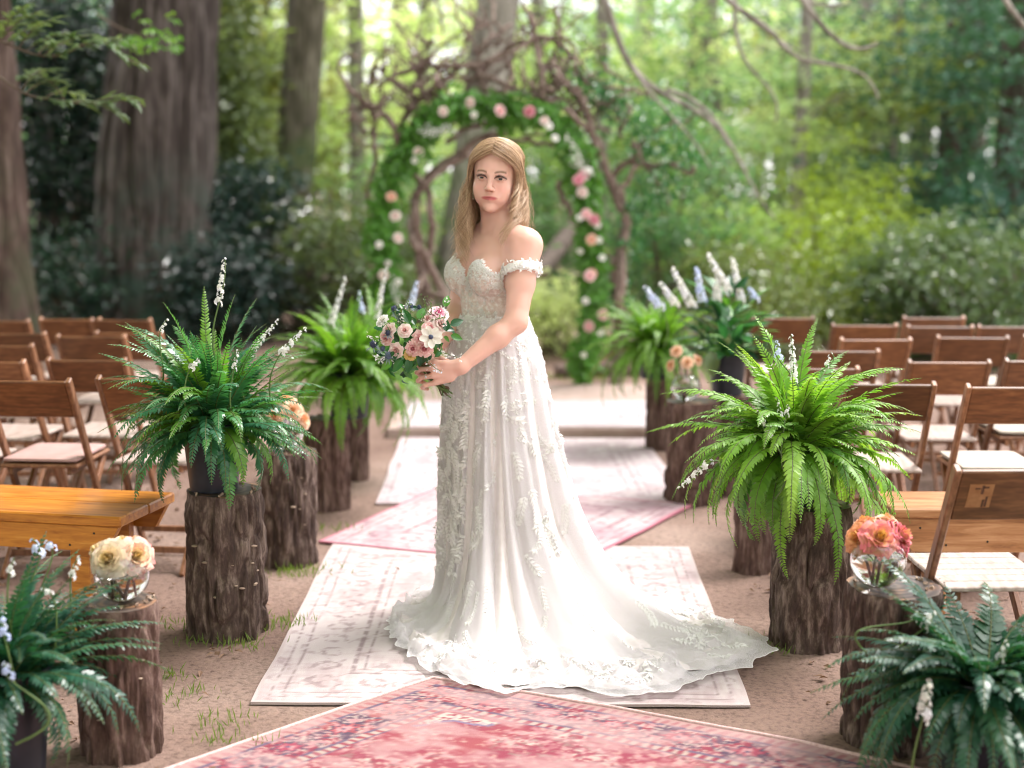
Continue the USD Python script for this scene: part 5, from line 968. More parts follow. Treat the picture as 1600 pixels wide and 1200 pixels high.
# torso
f.ell(bd(0, -.01, .93), RB, (.155, .125, .16), .03); f.ell(bd(0, 0, 1.08), RB, (.118, .092, .13), .05); f.ell(bd(0, .0, 1.215) + CH * .7, RB, (.140, .098, .150), .05)
f.ell(bd(0, .002, 1.30) + CH, RB, (.150, .082, .085), .05)
for sg in (-1, 1):
    f.ell(bd(sg * .070, .078, 1.232) + CH * .6, RB, (.066, .064, .068), .03)
    f.cone(bd(sg * .03, -.01, 1.392) + CH, bd(sg * .150, -.012, 1.338) + CH, .044, .050, .03)
    f.cone(bd(sg * .02, .048, 1.352) + CH, bd(sg * .14, .022, 1.366) + CH, .010, .012, .02)          # collar bones
tor = f.v.copy()
NB, NT = bd(0, -.015, 1.34) + CH, np.array([.010, -.005, 1.50])
f.cone(NB, NT, .053, .043, .035)
f.cone(bd(.05, .035, 1.375) + CH, NT + [.045, .0, .0], .010, .012, .02); f.cone(bd(-.0, .04, 1.368) + CH, NT + [-.045, .005, 0], .010, .012, .02)
# arms
SL, EL, WL = bd(.152, -.012, 1.338) + CH, B3(806, 503, -.215), B3(721, 572, -.285)
f.cone(SL, SL * .5 + EL * .5, .055, .047, .035); f.cone(SL * .5 + EL * .5, EL, .047, .0375, .02); f.cone(EL, EL * .66 + WL * .34, .0375, .0385, .02); f.cone(EL * .66 + WL * .34, WL, .0385, .0245, .02)
SR, ER, WR = bd(-.152, -.012, 1.338) + CH, B3(716, 492, .06), B3(668, 560, -.16)
f.cone(SR, ER, .054, .040, .035); f.cone(ER, WR, .041, .027, .02)
f.cone(WR, B3(655, 565, -.215), .027, .024, .012)
# left hand round the stems
def hand(W, dirs, pts, thumb, pr):
    for a, b, r1, r2 in pr: f.cone(a, b, r1, r2, .012)
    for chain in pts + [thumb]:
        for i in range(len(chain) - 1): f.cone(chain[i], chain[i + 1], .0090 - .0006 * i, .0084 - .0007 * i, .0035)
dpt = -.29
K = [B3(680, 566, dpt + .005), B3(676, 576, dpt - .004), B3(676, 587, dpt - .002), B3(680, 598, dpt + .006)]
PC = B3(702, 578, dpt + .006)
pr = [(WL, B3(698, 572, dpt + .004), .026, .018), (WL, B3(700, 588, dpt + .008), .024, .017)] + [(B3(704, 572 + 6 * i, dpt + .006), K[i], .015, .0105) for i in range(4)]
ch = []
for i, (kx, ky, m1, m2, m3) in enumerate(((680, 566, (663, 565), (656, 569), (664, 574)), (676, 576, (657, 577), (651, 582), (661, 586)), (676, 587, (658, 590), (653, 595), (663, 598)), (680, 598, (664, 602), (660, 606), (668, 608)))):
    ch.append([K[i], B3(*m1, dpt + .012), B3(*m2, dpt + .040), B3(*m3, dpt + .058)])
hand(WL, None, ch, [B3(704, 567, dpt + .02), B3(690, 560, dpt + .04), B3(676, 563, dpt + .055)], pr)
ch2 = [[B3(655, 558 + 9 * i, -.22), B3(668, 560 + 9 * i, -.235), B3(678, 562 + 9 * i, -.225)] for i in range(4)]
for c in ch2:
    for i in range(2): f.cone(c[i], c[i + 1], .0085, .0075, .004)
f.cone(B3(656, 556, -.21), B3(668, 548, -.22), .009, .0075, .006)
# head: turned to the camera, a little to the photo's left
hy, hr = math.radians(9), math.radians(4.5); HF = np.array([-math.sin(hy), -math.cos(hy), -.02]); HF = unit(HF); HL = unit(np.cross(UP, HF)) * 1.0
HL = -unit(np.cross(HF, UP)) * -1.0 if np.dot(np.cross(UP, HF), [1, 0, 0]) < 0 else unit(np.cross(UP, HF)); HU = np.cross(HF, HL) if np.cross(HF, HL)[2] > 0 else np.cross(HL, HF)
HL, HU = unit(HL * math.cos(hr) - HU * math.sin(hr)), unit(HU * math.cos(hr) + HL * math.sin(hr))
RH = np.stack([HL, HF, HU], 1); HC = B3(774, 277, 0.0); HC[1] = -.005
HS = 1.06
def hd(l, fo, u): return HC + (HL * l + HF * fo + HU * u) * HS
def hell(c, r, k, sub=False): f.ell(hd(*c), RH, np.asarray(r) * HS, k, sub)
hell((0, -.022, .034), (.070, .088, .074), .02); hell((0, .022, -.012), (.061, .066, .090), .03); hell((0, .034, .046), (.058, .050, .050), .03)
f.cone(hd(0, .015, -.05), hd(0, .067, -.098), .028, .0145, .02)
for sg in (-1, 1):
    f.cone(hd(sg * .047, -.004, -.045), hd(sg * .012, .062, -.096), .015, .011, .02)
    f.ell(hd(sg * .036, .058, -.032), RH, (.022, .020, .022), .03); f.ell(hd(sg * .029, .052, -.062), RH, (.022, .022, .024), .03); f.cone(hd(sg * .012, .083, .016), hd(sg * .040, .074, .016), .008, .008, .014)
    f.ell(hd(sg * .0305, .098, -.001), RH, (.017, .011, .0095), .012, True)
    f.ell(hd(sg * .0305, .0755, -.001), RH, (.0140, .0140, .0118), .004)
    f.cone(hd(sg * .017, .0845, .0035), hd(sg * .031, .0895, .0080), .0034, .0044, .004); f.cone(hd(sg * .031, .0895, .0085), hd(sg * .045, .081, .004), .0044, .0034, .004)
    f.cone(hd(sg * .017, .085, -.0068), hd(sg * .031, .0880, -.0085), .0024, .0026, .004); f.cone(hd(sg * .031, .0880, -.0088), hd(sg * .044, .0815, -.005), .0026, .0024, .004)
    f.ell(hd(sg * .0105, .0935, -.037), RH, (.0075, .010, .0068), .007)
    f.ell(hd(sg * .068, -.008, -.014), RH, (.007, .015, .026), .006)
f.cone(hd(0, .084, .008), hd(0, .1075, -.030), .0075, .0085, .012); f.ell(hd(0, .1075, -.034), RH, (.0095, .0090, .0085), .008)
f.ell(hd(0, .073, -.064), RH, (.028, .019, .020), .02)
for sg in (-1, 1):
    f.cone(hd(sg * .005, .0925, -.0600), hd(sg * .024, .0825, -.0640), .0032, .0022, .008); f.cone(hd(sg * .003, .0920, -.0695), hd(sg * .024, .0825, -.0655), .0038, .0024, .008)
f.cone(hd(-.021, .0935, -.0645), hd(.021, .0935, -.0645), .0012, .0012, .004, True)
f.ell(hd(0, .079, -.098), RH, (.014, .011, .011), .015)
body_v, body_f = surface_nets(f.v, f.lo, f.h)
def relax(v, F_, n):
    from scipy.sparse import coo_matrix
    e = np.vstack([F_[:, [0, 1]], F_[:, [1, 2]], F_[:, [2, 0]]]); e = np.vstack([e, e[:, ::-1]]); A = coo_matrix((np.ones(len(e)), (e[:, 0], e[:, 1])), shape=(len(v), len(v))).tocsr(); A.data[:] = 1; d = np.maximum(np.asarray(A.sum(1)).ravel(), 1)[:, None]
    for _ in range(n): v = v * .5 + (A @ v) / d * .5
    return v
body_v = relax(body_v, body_f, 2)
q = (body_v - HC) @ RH / HS; l, fo, u = q.T; al = np.abs(l)
base = np.array([.59, .345, .275]); col = np.tile(base, (len(body_v), 1)); n3 = fbm(body_v * 26, 3, 3)[:, None]
col = col * (.96 + .08 * n3); face = (fo > .02) & (u > -.12) & (u < .10)
def paint(w, c): global col; w = np.clip(w, 0, 1)[:, None]; col = col * (1 - w) + np.asarray(c) * w
gs = lambda x, s: np.exp(-(x / s) ** 2)
paint(.40 * gs(al - .040, .016) * gs(u + .034, .015) * face, (.66, .30, .25)); paint(.25 * gs(l, .014) * gs(u + .03, .014) * face, (.66, .34, .28)); paint(.3 * gs(l, .02) * gs(u + .098, .012) * face, (.66, .38, .30))
lipw = np.clip(1.6 - 1.3 * ((al / .0265) ** 2.2 + (np.abs(u + .0648) / np.where(u > -.0645, .0062, .0078)) ** 2), 0, 1) * (fo > .06); paint(lipw * 1.15, (.42, .105, .105)); paint(gs(l, .020) * gs(u + .0645, .0014) * (fo > .075) * .8, (.22, .05, .05))
by = .0205 - .32 * (al - .030) ** 2 / .03 + .06 * (al - .030); paint(1.2 * (fo > .04) * gs(u - by, .0032) * ((al > .013) & (al < .048)), (.17, .095, .055))
ex = (al - .0305) / .0175; paint(.7 * gs(np.sqrt(ex ** 2 + ((u - .002) / .0105) ** 2), .95) * (fo > .05), (.32, .17, .125))
ly = .0060 - .011 * ex ** 2 * .55; paint(1.2 * (fo > .05) * gs(u - ly + .0002, .0024) * (np.abs(ex) < 1.1), (.035, .022, .018)); paint(.55 * (fo > .05) * gs(u + .0075 - .004 * ex ** 2, .0013) * (np.abs(ex) < 1), (.12, .07, .055))
paint(.5 * gs(al - .0072, .0035) * gs(u + .0425, .0025) * (fo > .08), (.25, .09, .07))
BRIDE = thing("person", "bride with long fair hair in a white lace wedding dress holding a bouquet", "person", BO)
obj("body", (body_v, body_f), M["skin"], BRIDE, smooth=True, col=np.clip(col, 0, .85))
for sg in (-1, 1):                                                  # eyes: white, iris and pupil on the visible ball
    m = trimesh.creation.icosphere(4, 1.0); gz = unit(np.array([.18, 1.0, -.005])); dv = np.array(m.vertices) @ gz
    ec = np.where((dv > .985)[:, None], (.008, .008, .01), np.where((dv > .86)[:, None], (.030, .024, .020), (.40, .36, .34))); ec = np.where(((dv > .86) & (dv < .89))[:, None], (.02, .018, .016), ec)
    v = hd(sg * .0305, .0775, -.0015) + np.array(m.vertices) @ RH.T * .0123 * HS; obj("eye", (v, m.faces), M["eye"], BRIDE, smooth=True, col=ec)
    mb = MB(); r = np.random.default_rng(3)
    for k in range(26):
        e = -1 + 2 * k / 25; p = hd(sg * (.0305 + .0155 * e), .0905 - .006 * e * e, .0052 - .0045 * e * e); d = RH @ unit(np.array([sg * (.35 * e + .15), .8, .75])); mb.add(tube(np.array([p, p + d * .0045, p + d * .0075 + HU * .002]), [.0006, .0005, .0002], 4))
    mb.build("eyelashes", M["lash"], BRIDE, kind="stuff")

# hair: rooted on the scalp along a parting, falling past the shoulders
def hair():
    r = np.random.default_rng(17); n = 9000; grp = r.choice(3, n, p=[.45, .15, .40])
    sgn = np.where(r.random(n) < .5, -1.0, 1.0); t0 = r.random(n)
    az = np.where(t0 < .13, r.uniform(56, 82, n), np.where(t0 < .55, r.uniform(84, 125, n), r.uniform(120, 182, n)))  # where a strand leaves the head: 0 = face, 180 = nape
    az = np.radians(az) * sgn; front_ = np.abs(np.degrees(az)) < 75; part = np.clip((np.degrees(np.abs(az)) - 58) / 120, 0, 1)
    phi0 = np.radians(np.interp(part, [0, .3, 1], [30, 56, 120]) + r.normal(0, 7, n))   # polar position of the root along the parting, from the brow backwards
    root = np.stack([sgn * .006 + r.normal(0, .004, n), np.cos(phi0), np.sin(phi0)], -1); root = unit(root)
    eq = np.stack([np.sin(az), np.cos(az), np.where(np.abs(az) < 1.55, -.16, -.28)], -1); eq = unit(eq)
    m1, m2 = 12, 22; om = np.arccos(np.clip((root * eq).sum(1), -1, 1)); tt = np.linspace(0, 1, m1)
    dirs = (np.sin((1 - tt)[None, :] * om[:, None])[..., None] * root[:, None] + np.sin(tt[None, :] * om[:, None])[..., None] * eq[:, None]) / np.sin(om)[:, None, None]
    lift = .012 + .014 * r.random(n) ** 1.5
    front = np.clip(1.6 - np.degrees(np.abs(az)) / 62, 0, 1)
    rad = np.array([.0715, .090, .0730])[None, None] + (lift[:, None] * np.minimum(1, np.sin(np.pi * (tt * .8 + .12)) * 1.15))[..., None]
    bump = 1 + .04 * np.sin(tt * 9 + (az * 7)[:, None])[..., None] * tt[None, :, None]
    cap = dirs * rad * bump + np.array([0, -.022, .036]); P1 = HC + (cap @ RH.T) * HS
    # falling part
    L = np.where(np.abs(az) < 1.35, r.uniform(.20, .33, n), r.uniform(.20, .34, n)) * np.where(r.random(n) < .10, .55, 1); st = np.linspace(0, 1, m2 + 1)[1:]
    d0 = unit(P1[:, -1] - P1[:, -3]); out = unit((eq * [1, 1, 0]) @ RH.T * [1, 1, 0] + 1e-9)
    ph = r.uniform(0, 1.2, n) + np.round(az * 5) * 2.1; wav = np.sin(st[None] * 10.5 + ph[:, None]); wav2 = np.cos(st[None] * 9.0 + ph[:, None] * 1.3)
    tan = np.stack([-out[:, 1], out[:, 0], out[:, 2] * 0], -1)
    fall = np.stack([d0 * .018] * 1, 1) * np.minimum(1, st * 6)[None, :, None] + np.array([0, 0, -1.0])[None, None] * (L[:, None] * st[None])[..., None]
    spread_ = (.016 * np.sin(np.pi * np.minimum(st * 1.15, 1)) + .012 * st)[None, :, None] * out[:, None]
    wv = ((.009 + .024 * st)[None] * wav)[..., None] * tan[:, None] + ((.007 + .018 * st)[None] * wav2)[..., None] * out[:, None]
    fw = np.clip((92 - np.degrees(np.abs(az))) / 10, 0, 1) * r.uniform(.5, 1.1, n); P2 = P1[:, -1:] + fall + spread_ + wv + (fw[:, None] * (st ** 1.1)[None])[..., None] * (HF * .085) - (fw * np.where(sgn < 0, -1.6, 1.0) * sgn)[:, None, None] * HL * (.014 * st)[None, :, None]
    cl = (np.round(az * 6) / 6 - az)[:, None, None] * tan[:, None] * .06 * (st ** 1.3)[None, :, None]; P2 = P2 + cl
    P = np.concatenate([P1, P2], 1); sh = P.shape; Q = P.reshape(-1, 3).copy(); want = np.repeat(.004 + .020 * r.random(n), sh[1])
    for _ in range(9):
        dd = f.at(Q); g = f.grad(Q); push = np.maximum(want - dd, 0) * (dd > -.03); Q = Q + g * push[:, None] * .8
    P = Q.reshape(sh)
    for _ in range(3): P[:, 3:-1] = P[:, 3:-1] * .5 + (P[:, 2:-2] + P[:, 4:]) * .25
    for _ in range(9): P[:, m1 - 4:m1 + 5] = P[:, m1 - 4:m1 + 5] * .5 + (P[:, m1 - 5:m1 + 4] + P[:, m1 - 3:m1 + 6]) * .25
    P += r.normal(0, .0010, (n, 1, 3)) * np.linspace(0, 1, sh[1])[None, :, None]; fly = (r.random(n) < .05)[:, None, None]; P = P + fly * (r.normal(0, .012, (n, 1, 3)) + np.abs(r.normal(0, .010, (n, 1, 1))) * out[:, None]) * np.clip(np.linspace(-.4, 1.2, sh[1]), 0, 1)[None, :, None]
    q3 = ((P - HC) @ RH) / HS; bad = ((q3[..., 1] > .02) & (np.abs(q3[..., 0]) < .056) & (q3[..., 2] < .050) & (q3[..., 2] > -.10)).any(1) | (f.at(P.reshape(-1, 3)).reshape(n, -1)[:, m1:] < -.009).any(1); bad |= (sgn < 0) & (np.degrees(np.abs(az)) < 104) & (r.random(n) < .55); P, grp = P[~bad], grp[~bad]
    for gi, mt in enumerate(("hair_fair", "hair_deep", "hair_light")):
        S = P[grp == gi] if gi != 1 else P[(grp == 1)]
        c = UsdGeom.BasisCurves.Define(stage, numbered(str(BRIDE.GetPath()) + "/hair")); c.CreateTypeAttr("linear"); c.CreatePointsAttr(Vt.Vec3fArray.FromNumpy(S.reshape(-1, 3).astype(np.float32)))
        c.CreateCurveVertexCountsAttr(Vt.IntArray.FromNumpy(np.full(len(S), sh[1], np.int32))); w = np.tile(np.r_[np.full(m1, .0010), np.linspace(.0010, .0004, m2)], len(S)); c.CreateWidthsAttr(Vt.FloatArray.FromNumpy(w.astype(np.float32))); c.SetWidthsInterpolation("vertex")
        UsdShade.MaterialBindingAPI.Apply(c.GetPrim()).Bind(M[mt]); c.GetPrim().SetCustomDataByKey("kind", "stuff")
    # scalp under the strands
    m = trimesh.creation.icosphere(4, 1.0); v = np.array(m.vertices); keep = ~((v[:, 1] > .35) & (v[:, 2] < .62)) & (v[:, 2] > -.55) & ~((v[:, 1] > .05) & (v[:, 2] < .1) & (np.abs(v[:, 0]) < .96)); fk = m.faces[keep[m.faces].all(1)]
    obj("hair_cap", (HC + ((v * [.0745, .0935, .0775] + [0, -.022, .036]) @ RH.T) * HS, fk), M["hair_base"], BRIDE, smooth=True)
M["hair_base"] = noisy("hair_base", [(0.3, (.10, .06, .035)), (.7, (.26, .165, .095))], (30, 30, 3), 4, rough=.5, bump=.3, bdist=.002)
hair()
for sg, dz in ((1, 0), (-1, 0)):                                    # drop earrings
    mb = MB(); p = hd(sg * .0715, .002, -.040)
    for k in range(6):
        s = trimesh.creation.icosphere(1, .0042 if k in (0, 3, 5) else .0028); mb.add(np.array(s.vertices) + p + [0, -.008, -.0075 * k], s.faces)
    mb.build("earring", M["silver"], BRIDE, kind="stuff")

# ---------------- skirt and train
hem = np.array([(656, 946), (634, 962), (612, 986), (622, 1012), (645, 1034), (700, 1070), (745, 1088), (790, 1094), (850, 1084), (900, 1086), (950, 1097), (1000, 1100), (1050, 1091), (1105, 1064), (1165, 1056), (1185, 1040), (1210, 1030), (1182, 1004), (1115, 974), (1030, 948), (930, 930), (860, 922), (780, 918), (700, 926)])
HP = np.array([G(x, y) - BO for x, y in hem])[:, :2]; CS = np.array([.005, -.012])
ta = np.arctan2(HP[:, 1] - CS[1], HP[:, 0] - CS[0]); o = np.argsort(ta); NTH = 900; th = np.linspace(-np.pi, np.pi, NTH, endpoint=False)
Rh = np.interp(th, np.r_[ta[o] - 2 * np.pi, ta[o], ta[o] + 2 * np.pi], np.tile(np.hypot(*(HP[o] - CS).T), 3))
ker = np.exp(-np.linspace(-2, 2, 31) ** 2); Rh = np.convolve(np.r_[Rh[-15:], Rh, Rh[:15]], ker / ker.sum(), "valid")
def skirt_surface(extra, off, seed, amp=1.0, nt=150, lift=0.0):
    """Cloth from the waist to the hem line on the ground; folds grow downwards. Returns (NTH, nt, 3)."""
    R = Rh * (1 + extra) + extra * .06; w = np.clip((R - .32) / .55, 0, 1); w = w * w * (3 - 2 * w); t = np.linspace(0, 1, nt)
    z = 1.085 * (1 - np.minimum(t / .74, 1)) ** 1.55
    el = np.abs(np.cos(th - (yaw * 0 + math.atan2(LV[1], LV[0]))))                      # waist ellipse: wide along the hips
    ra = .099 + .024 * el ** 1.5
    hip = np.interp(z, [0, .55, .80, .93, 1.0, 1.085], [.235, .212, .188, .160, .132, 0.0])
    bodyr = np.where(z[None] > 1.0, ra[:, None] + (hip[None] - .10) * 0, 0)
    rz = np.interp(z, [0, .55, .80, .93, 1.02, 1.085], [.190, .177, .162, .146, .121, .099])[None] * (1 + .16 * (el ** 1.5)[:, None] * np.interp(z, [0, .9, 1.085], [.1, 1, 1.2])[None])
    Rc = np.maximum(.16, .2 + .74 * (R - .2)); h = .040 + .215 * w
    r = rz + np.maximum(Rc - .2, -.06)[:, None] * np.exp(-z[None] / h[:, None]) * (1 - np.clip((z[None] - .6) / .48, 0, 1))
    g = np.clip((t - .74) / .26, 0, 1); r = np.where(t[None] > .74, Rc[:, None] + .02 + (R - Rc - .02)[:, None] * g[None], r)
    rs = np.random.default_rng(seed); wp = th[:, None] + .10 * (fbm(np.stack([np.cos(th) * 2, np.sin(th) * 2, th * 0 + seed], -1), 3, seed) - .5)[:, None] + .05 * np.sin(t * 4 + seed)[None]
    fo = .0
    for kf, a in ((11, 1.0), (17, .8), (27, .5), (43, .25)): fo = fo + a * np.sin(wp * kf + rs.uniform(0, 6.28))
    fo = np.sign(fo) * np.abs(fo / 2.2) ** .8
    P3 = np.stack([np.cos(th)[:, None] * r * 3, np.sin(th)[:, None] * r * 3, np.broadcast_to(z[None] * 2, r.shape)], -1); nz = fbm(P3 * 2.2, 3, seed + 4) - .5
    A = amp * np.interp(z, [0, .3, .8, 1.0, 1.085], [.040, .028, .011, .004, 0])[None] * (.55 + .75 * w)[:, None]
    r = r + A * fo * np.where(t[None] > .74, (1 - g) * .6, 1) + off + .012 * nz * np.clip(1.0 - z, 0, 1)[None]
    zz = np.broadcast_to(z[None], r.shape) + .003; gr = np.clip((t - .58) / .2, 0, 1)[None]
    cr = fbm(P3 * np.array([3.2, 3.2, 1]), 4, seed + 8); ridge = 1 - np.abs(2 * cr - 1)
    zz = zz + gr * amp * (.026 * (fo * .5 + .5) * (1 - .6 * g[None]) + .034 * np.clip(ridge - .60, 0, 1) * 2.2 + .010 * nz) * (1 - .75 * np.clip(g * 1.3 - .3, 0, 1)[None]) + lift * gr
    edge = np.clip((g - .9) / .1, 0, 1)[None]; zz = zz + edge * (.001 + .006 * np.abs(np.sin(th * 31 + seed)) * w)[:, None]
    r = r + edge * (.010 * np.sin(th * 37 + seed) + .008 * np.sin(th * 61))[:, None]
    return np.stack([CS[0] + np.cos(th)[:, None] * r, CS[1] + np.sin(th)[:, None] * r, np.maximum(zz, .004) + .012 * np.clip(1 - z / .05, 0, 1)[None]], -1)
S1 = skirt_surface(-.05, 0.0, 5); S2 = skirt_surface(.0, .010, 8, 1.25, lift=.003)
def cloth(S, name, mt):
    f_ = grid_faces(S.shape[0], S.shape[1], wrap_n=True); return obj(name, (S.reshape(-1, 3), np.vstack([f_[:, [0, 2, 1]], f_[:, [0, 3, 2]]])), M[mt], BRIDE, smooth=True)
SK = cloth(S1, "skirt", "satin"); OS = cloth(S2, "overskirt", "tulle")
ring = np.vstack([S2[:, -1], S2[:1, -1]]); obj("hem_trim", tube(ring, .0012, 5, cap=False), M["lace"], OS, smooth=True)
def on(S, i, j):
    """Point and normal of the cloth at fractional grid positions."""
    n, m = S.shape[:2]; i = np.asarray(i) % n; j = np.clip(j, 0, m - 1.001); i0, j0 = i.astype(int), j.astype(int); fi, fj = (i - i0)[:, None], (j - j0)[:, None]; i1, j1 = (i0 + 1) % n, j0 + 1
    p = (S[i0, j0] * (1 - fi) + S[i1, j0] * fi) * (1 - fj) + (S[i0, j1] * (1 - fi) + S[i1, j1] * fi) * fj
    du, dv = S[i1, j0] - S[i0, j0], S[i0, j1] - S[i0, j0]; nn = unit(np.cross(dv, du)); c = np.array([*CS, 0]); rad = p - c; rad[:, 2] = .35; s = np.sign((nn * rad).sum(1, keepdims=True)); return p, nn * s
def lace_spray(S, i, j, ln, cur, parent, r, leaf=.019):
    """A curving vine of lace leaflets lying on the cloth."""
    n = max(5, int(ln / .012)); s = np.linspace(0, ln, n); k0 = int(i) % S.shape[0]; jj = j; I, J, ang = [], [], r.normal(0, .35); ci, cj = float(i), float(j)
    for a in s:
        I.append(ci); J.append(cj); i0, j0 = int(ci) % S.shape[0], min(int(max(cj, 0)), S.shape[1] - 2); du = np.linalg.norm(S[(i0 + 1) % S.shape[0], j0] - S[i0, j0]) + 1e-4; dv = np.linalg.norm(S[i0, j0 + 1] - S[i0, j0]) + 1e-4
        st = ln / n; ci += math.sin(ang) * st / du; cj += math.cos(ang) * st / dv; ang += cur * st
        if cj > (130 if Rh[int(ci) % NTH] > .62 else 100): break
    p, nn = on(S, np.array(I), np.array(J)); 
    if len(p) < 4: return
    p = p + nn * .0022; t = unit(np.gradient(p, axis=0)); sd = np.cross(nn, t); mb = MB(); mb.add(tube(p, .0014, 4))
    for sg in (-1, 1): mb.add(leaves(p + nn * .001, nn + .15 * sg * sd, t * .75 + sd * sg * .8, leaf * r.uniform(.7, 1.15, len(p)), leaf * .36, .07))
    mb.add(leaves(p[-1:], nn[-1:], t[-1:], [leaf], [leaf * .5])); obj("lace_spray", mb.out(), M["lace"], parent)
r = np.random.default_rng(31); k = 0
while k < 235:
    a = r.uniform(-np.pi * 1.02, .35) if r.random() < .93 else r.uniform(.35, 3); i = (a + np.pi) / (2 * np.pi) * NTH; j = r.choice([r.uniform(6, 60), r.uniform(40, 112), r.uniform(92, 126)], p=[.38, .37, .25])
    if Rh[int(i) % NTH] < .62: j = min(j, r.uniform(15, 80))
    lace_spray(S2, i, min(j, 118),  r.uniform(.07, .17), r.normal(0, 7), OS, r, r.uniform(.021, .031)); k += 1
for k in range(300):
    i = (r.uniform(-np.pi, .4) + np.pi) / (2 * np.pi) * NTH; j = 34 * r.random() ** 2.2; p, nn = on(S2, [i], [j]); a = r.uniform(0, 6.28); t1 = unit(np.cross(nn, UP) + 1e-6); t2 = np.cross(nn, t1); mb = MB()
    for q_ in range(4): d = t1 * math.cos(a + q_ * 1.57) + t2 * math.sin(a + q_ * 1.57); mb.add(leaves(p + nn * .003, nn + .25 * d, d, [r.uniform(.010, .018)], [.008], .2))
    obj("lace_flower", mb.out(), M["lace"], OS)
# ---------------- bodice: follows the torso, sweetheart neckline, lace all over
h2 = Field(f.lo, f.lo + (f.n - 1) * f.h, f.h); h2.v = tor - .0065
bv, bf = surface_nets(h2.v[:, :, : int((1.36 - .78) / f.h)], f.lo, f.h)
bv = relax(bv, bf, 3)
def neck(v):
    q = (v - CH) @ RB; l_, f_ = q[:, 0], q[:, 1]; fr_ = np.clip(f_ / .06, -1, 1)
    top = 1.288 - .070 * np.exp(-(np.abs(l_) / .030) ** 1.6) - .055 * np.clip((np.abs(l_) - .085) / .06, 0, 1); return np.where(fr_ > 0, top * fr_ + 1.205 * (1 - fr_), 1.205)
keep = (bv[:, 2] < neck(bv)) & (bv[:, 2] > .985); kf = bf[keep[bf].all(1)]; u_, inv = np.unique(kf, return_inverse=True)
BOD = obj("bodice", (bv[u_], inv.reshape(-1, 3)), M["bodice"], BRIDE, smooth=True)
bn = trimesh.Trimesh(bv[u_], inv.reshape(-1, 3), process=False).vertex_normals; bp = bv[u_]
r = np.random.default_rng(33); edge_d = neck(bp) - bp[:, 2]
def tuft(idx, nm, size, k, out=.0015):
    p, nn = bp[idx], np.array(bn[idx]); a = r.uniform(0, 6.28, len(idx)); t1 = unit(np.cross(nn, [0, 0, 1.0]) + 1e-6); t2 = np.cross(nn, t1); mb = MB()
    for j in range(k):
        b = a + j * 2 * np.pi / k + r.normal(0, .2, len(idx)); d = t1 * np.cos(b)[:, None] + t2 * np.sin(b)[:, None]; mb.add(leaves(p + nn * out, nn + .25 * d, d, size * r.uniform(.7, 1.2, len(idx)), size * .5, .2))
    obj(nm, mb.out(), M["lace"], BOD, kind="stuff")
fidx = np.where(edge_d > .004)[0]; tuft(r.choice(fidx, 420, False), "lace_flowers", .013, 4)
eidx = np.where((edge_d < .007))[0]; tuft(r.choice(eidx, min(len(eidx), 240), False), "lace_edge", .014, 4, .003)
cidx = np.where((edge_d < .06) & (edge_d > .004) & ((bp - CH) @ FV > .05))[0]; tuft(r.choice(cidx, min(len(cidx), 170), False), "lace_cups", .014, 4, .003)
widx = np.where((bp[:, 2] < 1.06))[0]; tuft(r.choice(widx, 170, False), "lace_waist", .016, 4, .004)
# ---------------- off the shoulder bands
def band(S_, E_, t, tiltv, R, name):
    ax = unit(E_ - S_); c = S_ * (1 - t) + E_ * t; a = unit(np.cross(ax, [0, 1.0, 0])); b = np.cross(ax, a); g = np.linspace(0, 2 * np.pi, 72, endpoint=False)
    C = c + R * (np.cos(g)[:, None] * a + np.sin(g)[:, None] * b) + (np.cos(g)[:, None] * a + np.sin(g)[:, None] * b) @ np.asarray(tiltv)[:, None] * ax
    for _ in range(4): C = C + f.grad(C) * np.maximum(.006 - f.at(C), 0)[:, None]
    o_ = unit(C - c); rows = []
    for q_, hh in ((-.017, 0), (-.012, .004), (0, .006), (.012, .004), (.017, 0)): rows.append(C + ax * (q_ + .002 * np.sin(g * 9)[:, None]) + o_ * hh)
    S_ = np.stack(rows, 1); f_ = grid_faces(72, 5, wrap_n=True); x = obj(name, (S_.reshape(-1, 3), f_), M["lace"], BRIDE, smooth=True)
    k_ = r.integers(0, 72, 230); p = C[k_] + ax * r.uniform(-.018, .018, (230, 1)) + o_[k_] * .006; obj("lace_petals", leaves(p, o_[k_] + r.normal(0, .4, (230, 3)), r.normal(size=(230, 3)), r.uniform(.010, .019, 230), .009, .25), M["lace"], x, kind="stuff")
band(SL, EL, .33, (-.012, .0, -.0), .058, "sleeve_band")
band(SR, ER, .36, (0, 0, 0), .054, "sleeve_band")
c_ = (ch[2][0] * .45 + ch[2][1] * .55); ax = unit(ch[2][1] - ch[2][0]); a = unit(np.cross(ax, UP)); b = np.cross(ax, a); g = np.linspace(0, 2 * np.pi, 25)
rg = obj("ring", tube(c_ + .0098 * (np.cos(g)[:, None] * a + np.sin(g)[:, None] * b), .0013, 6, cap=False), M["silver"], BRIDE, smooth=True)
s = trimesh.creation.icosphere(1, .0034); obj("stone", (np.array(s.vertices) + c_ + [-.001, -.0115, .001], s.faces), M["crystal"], rg)

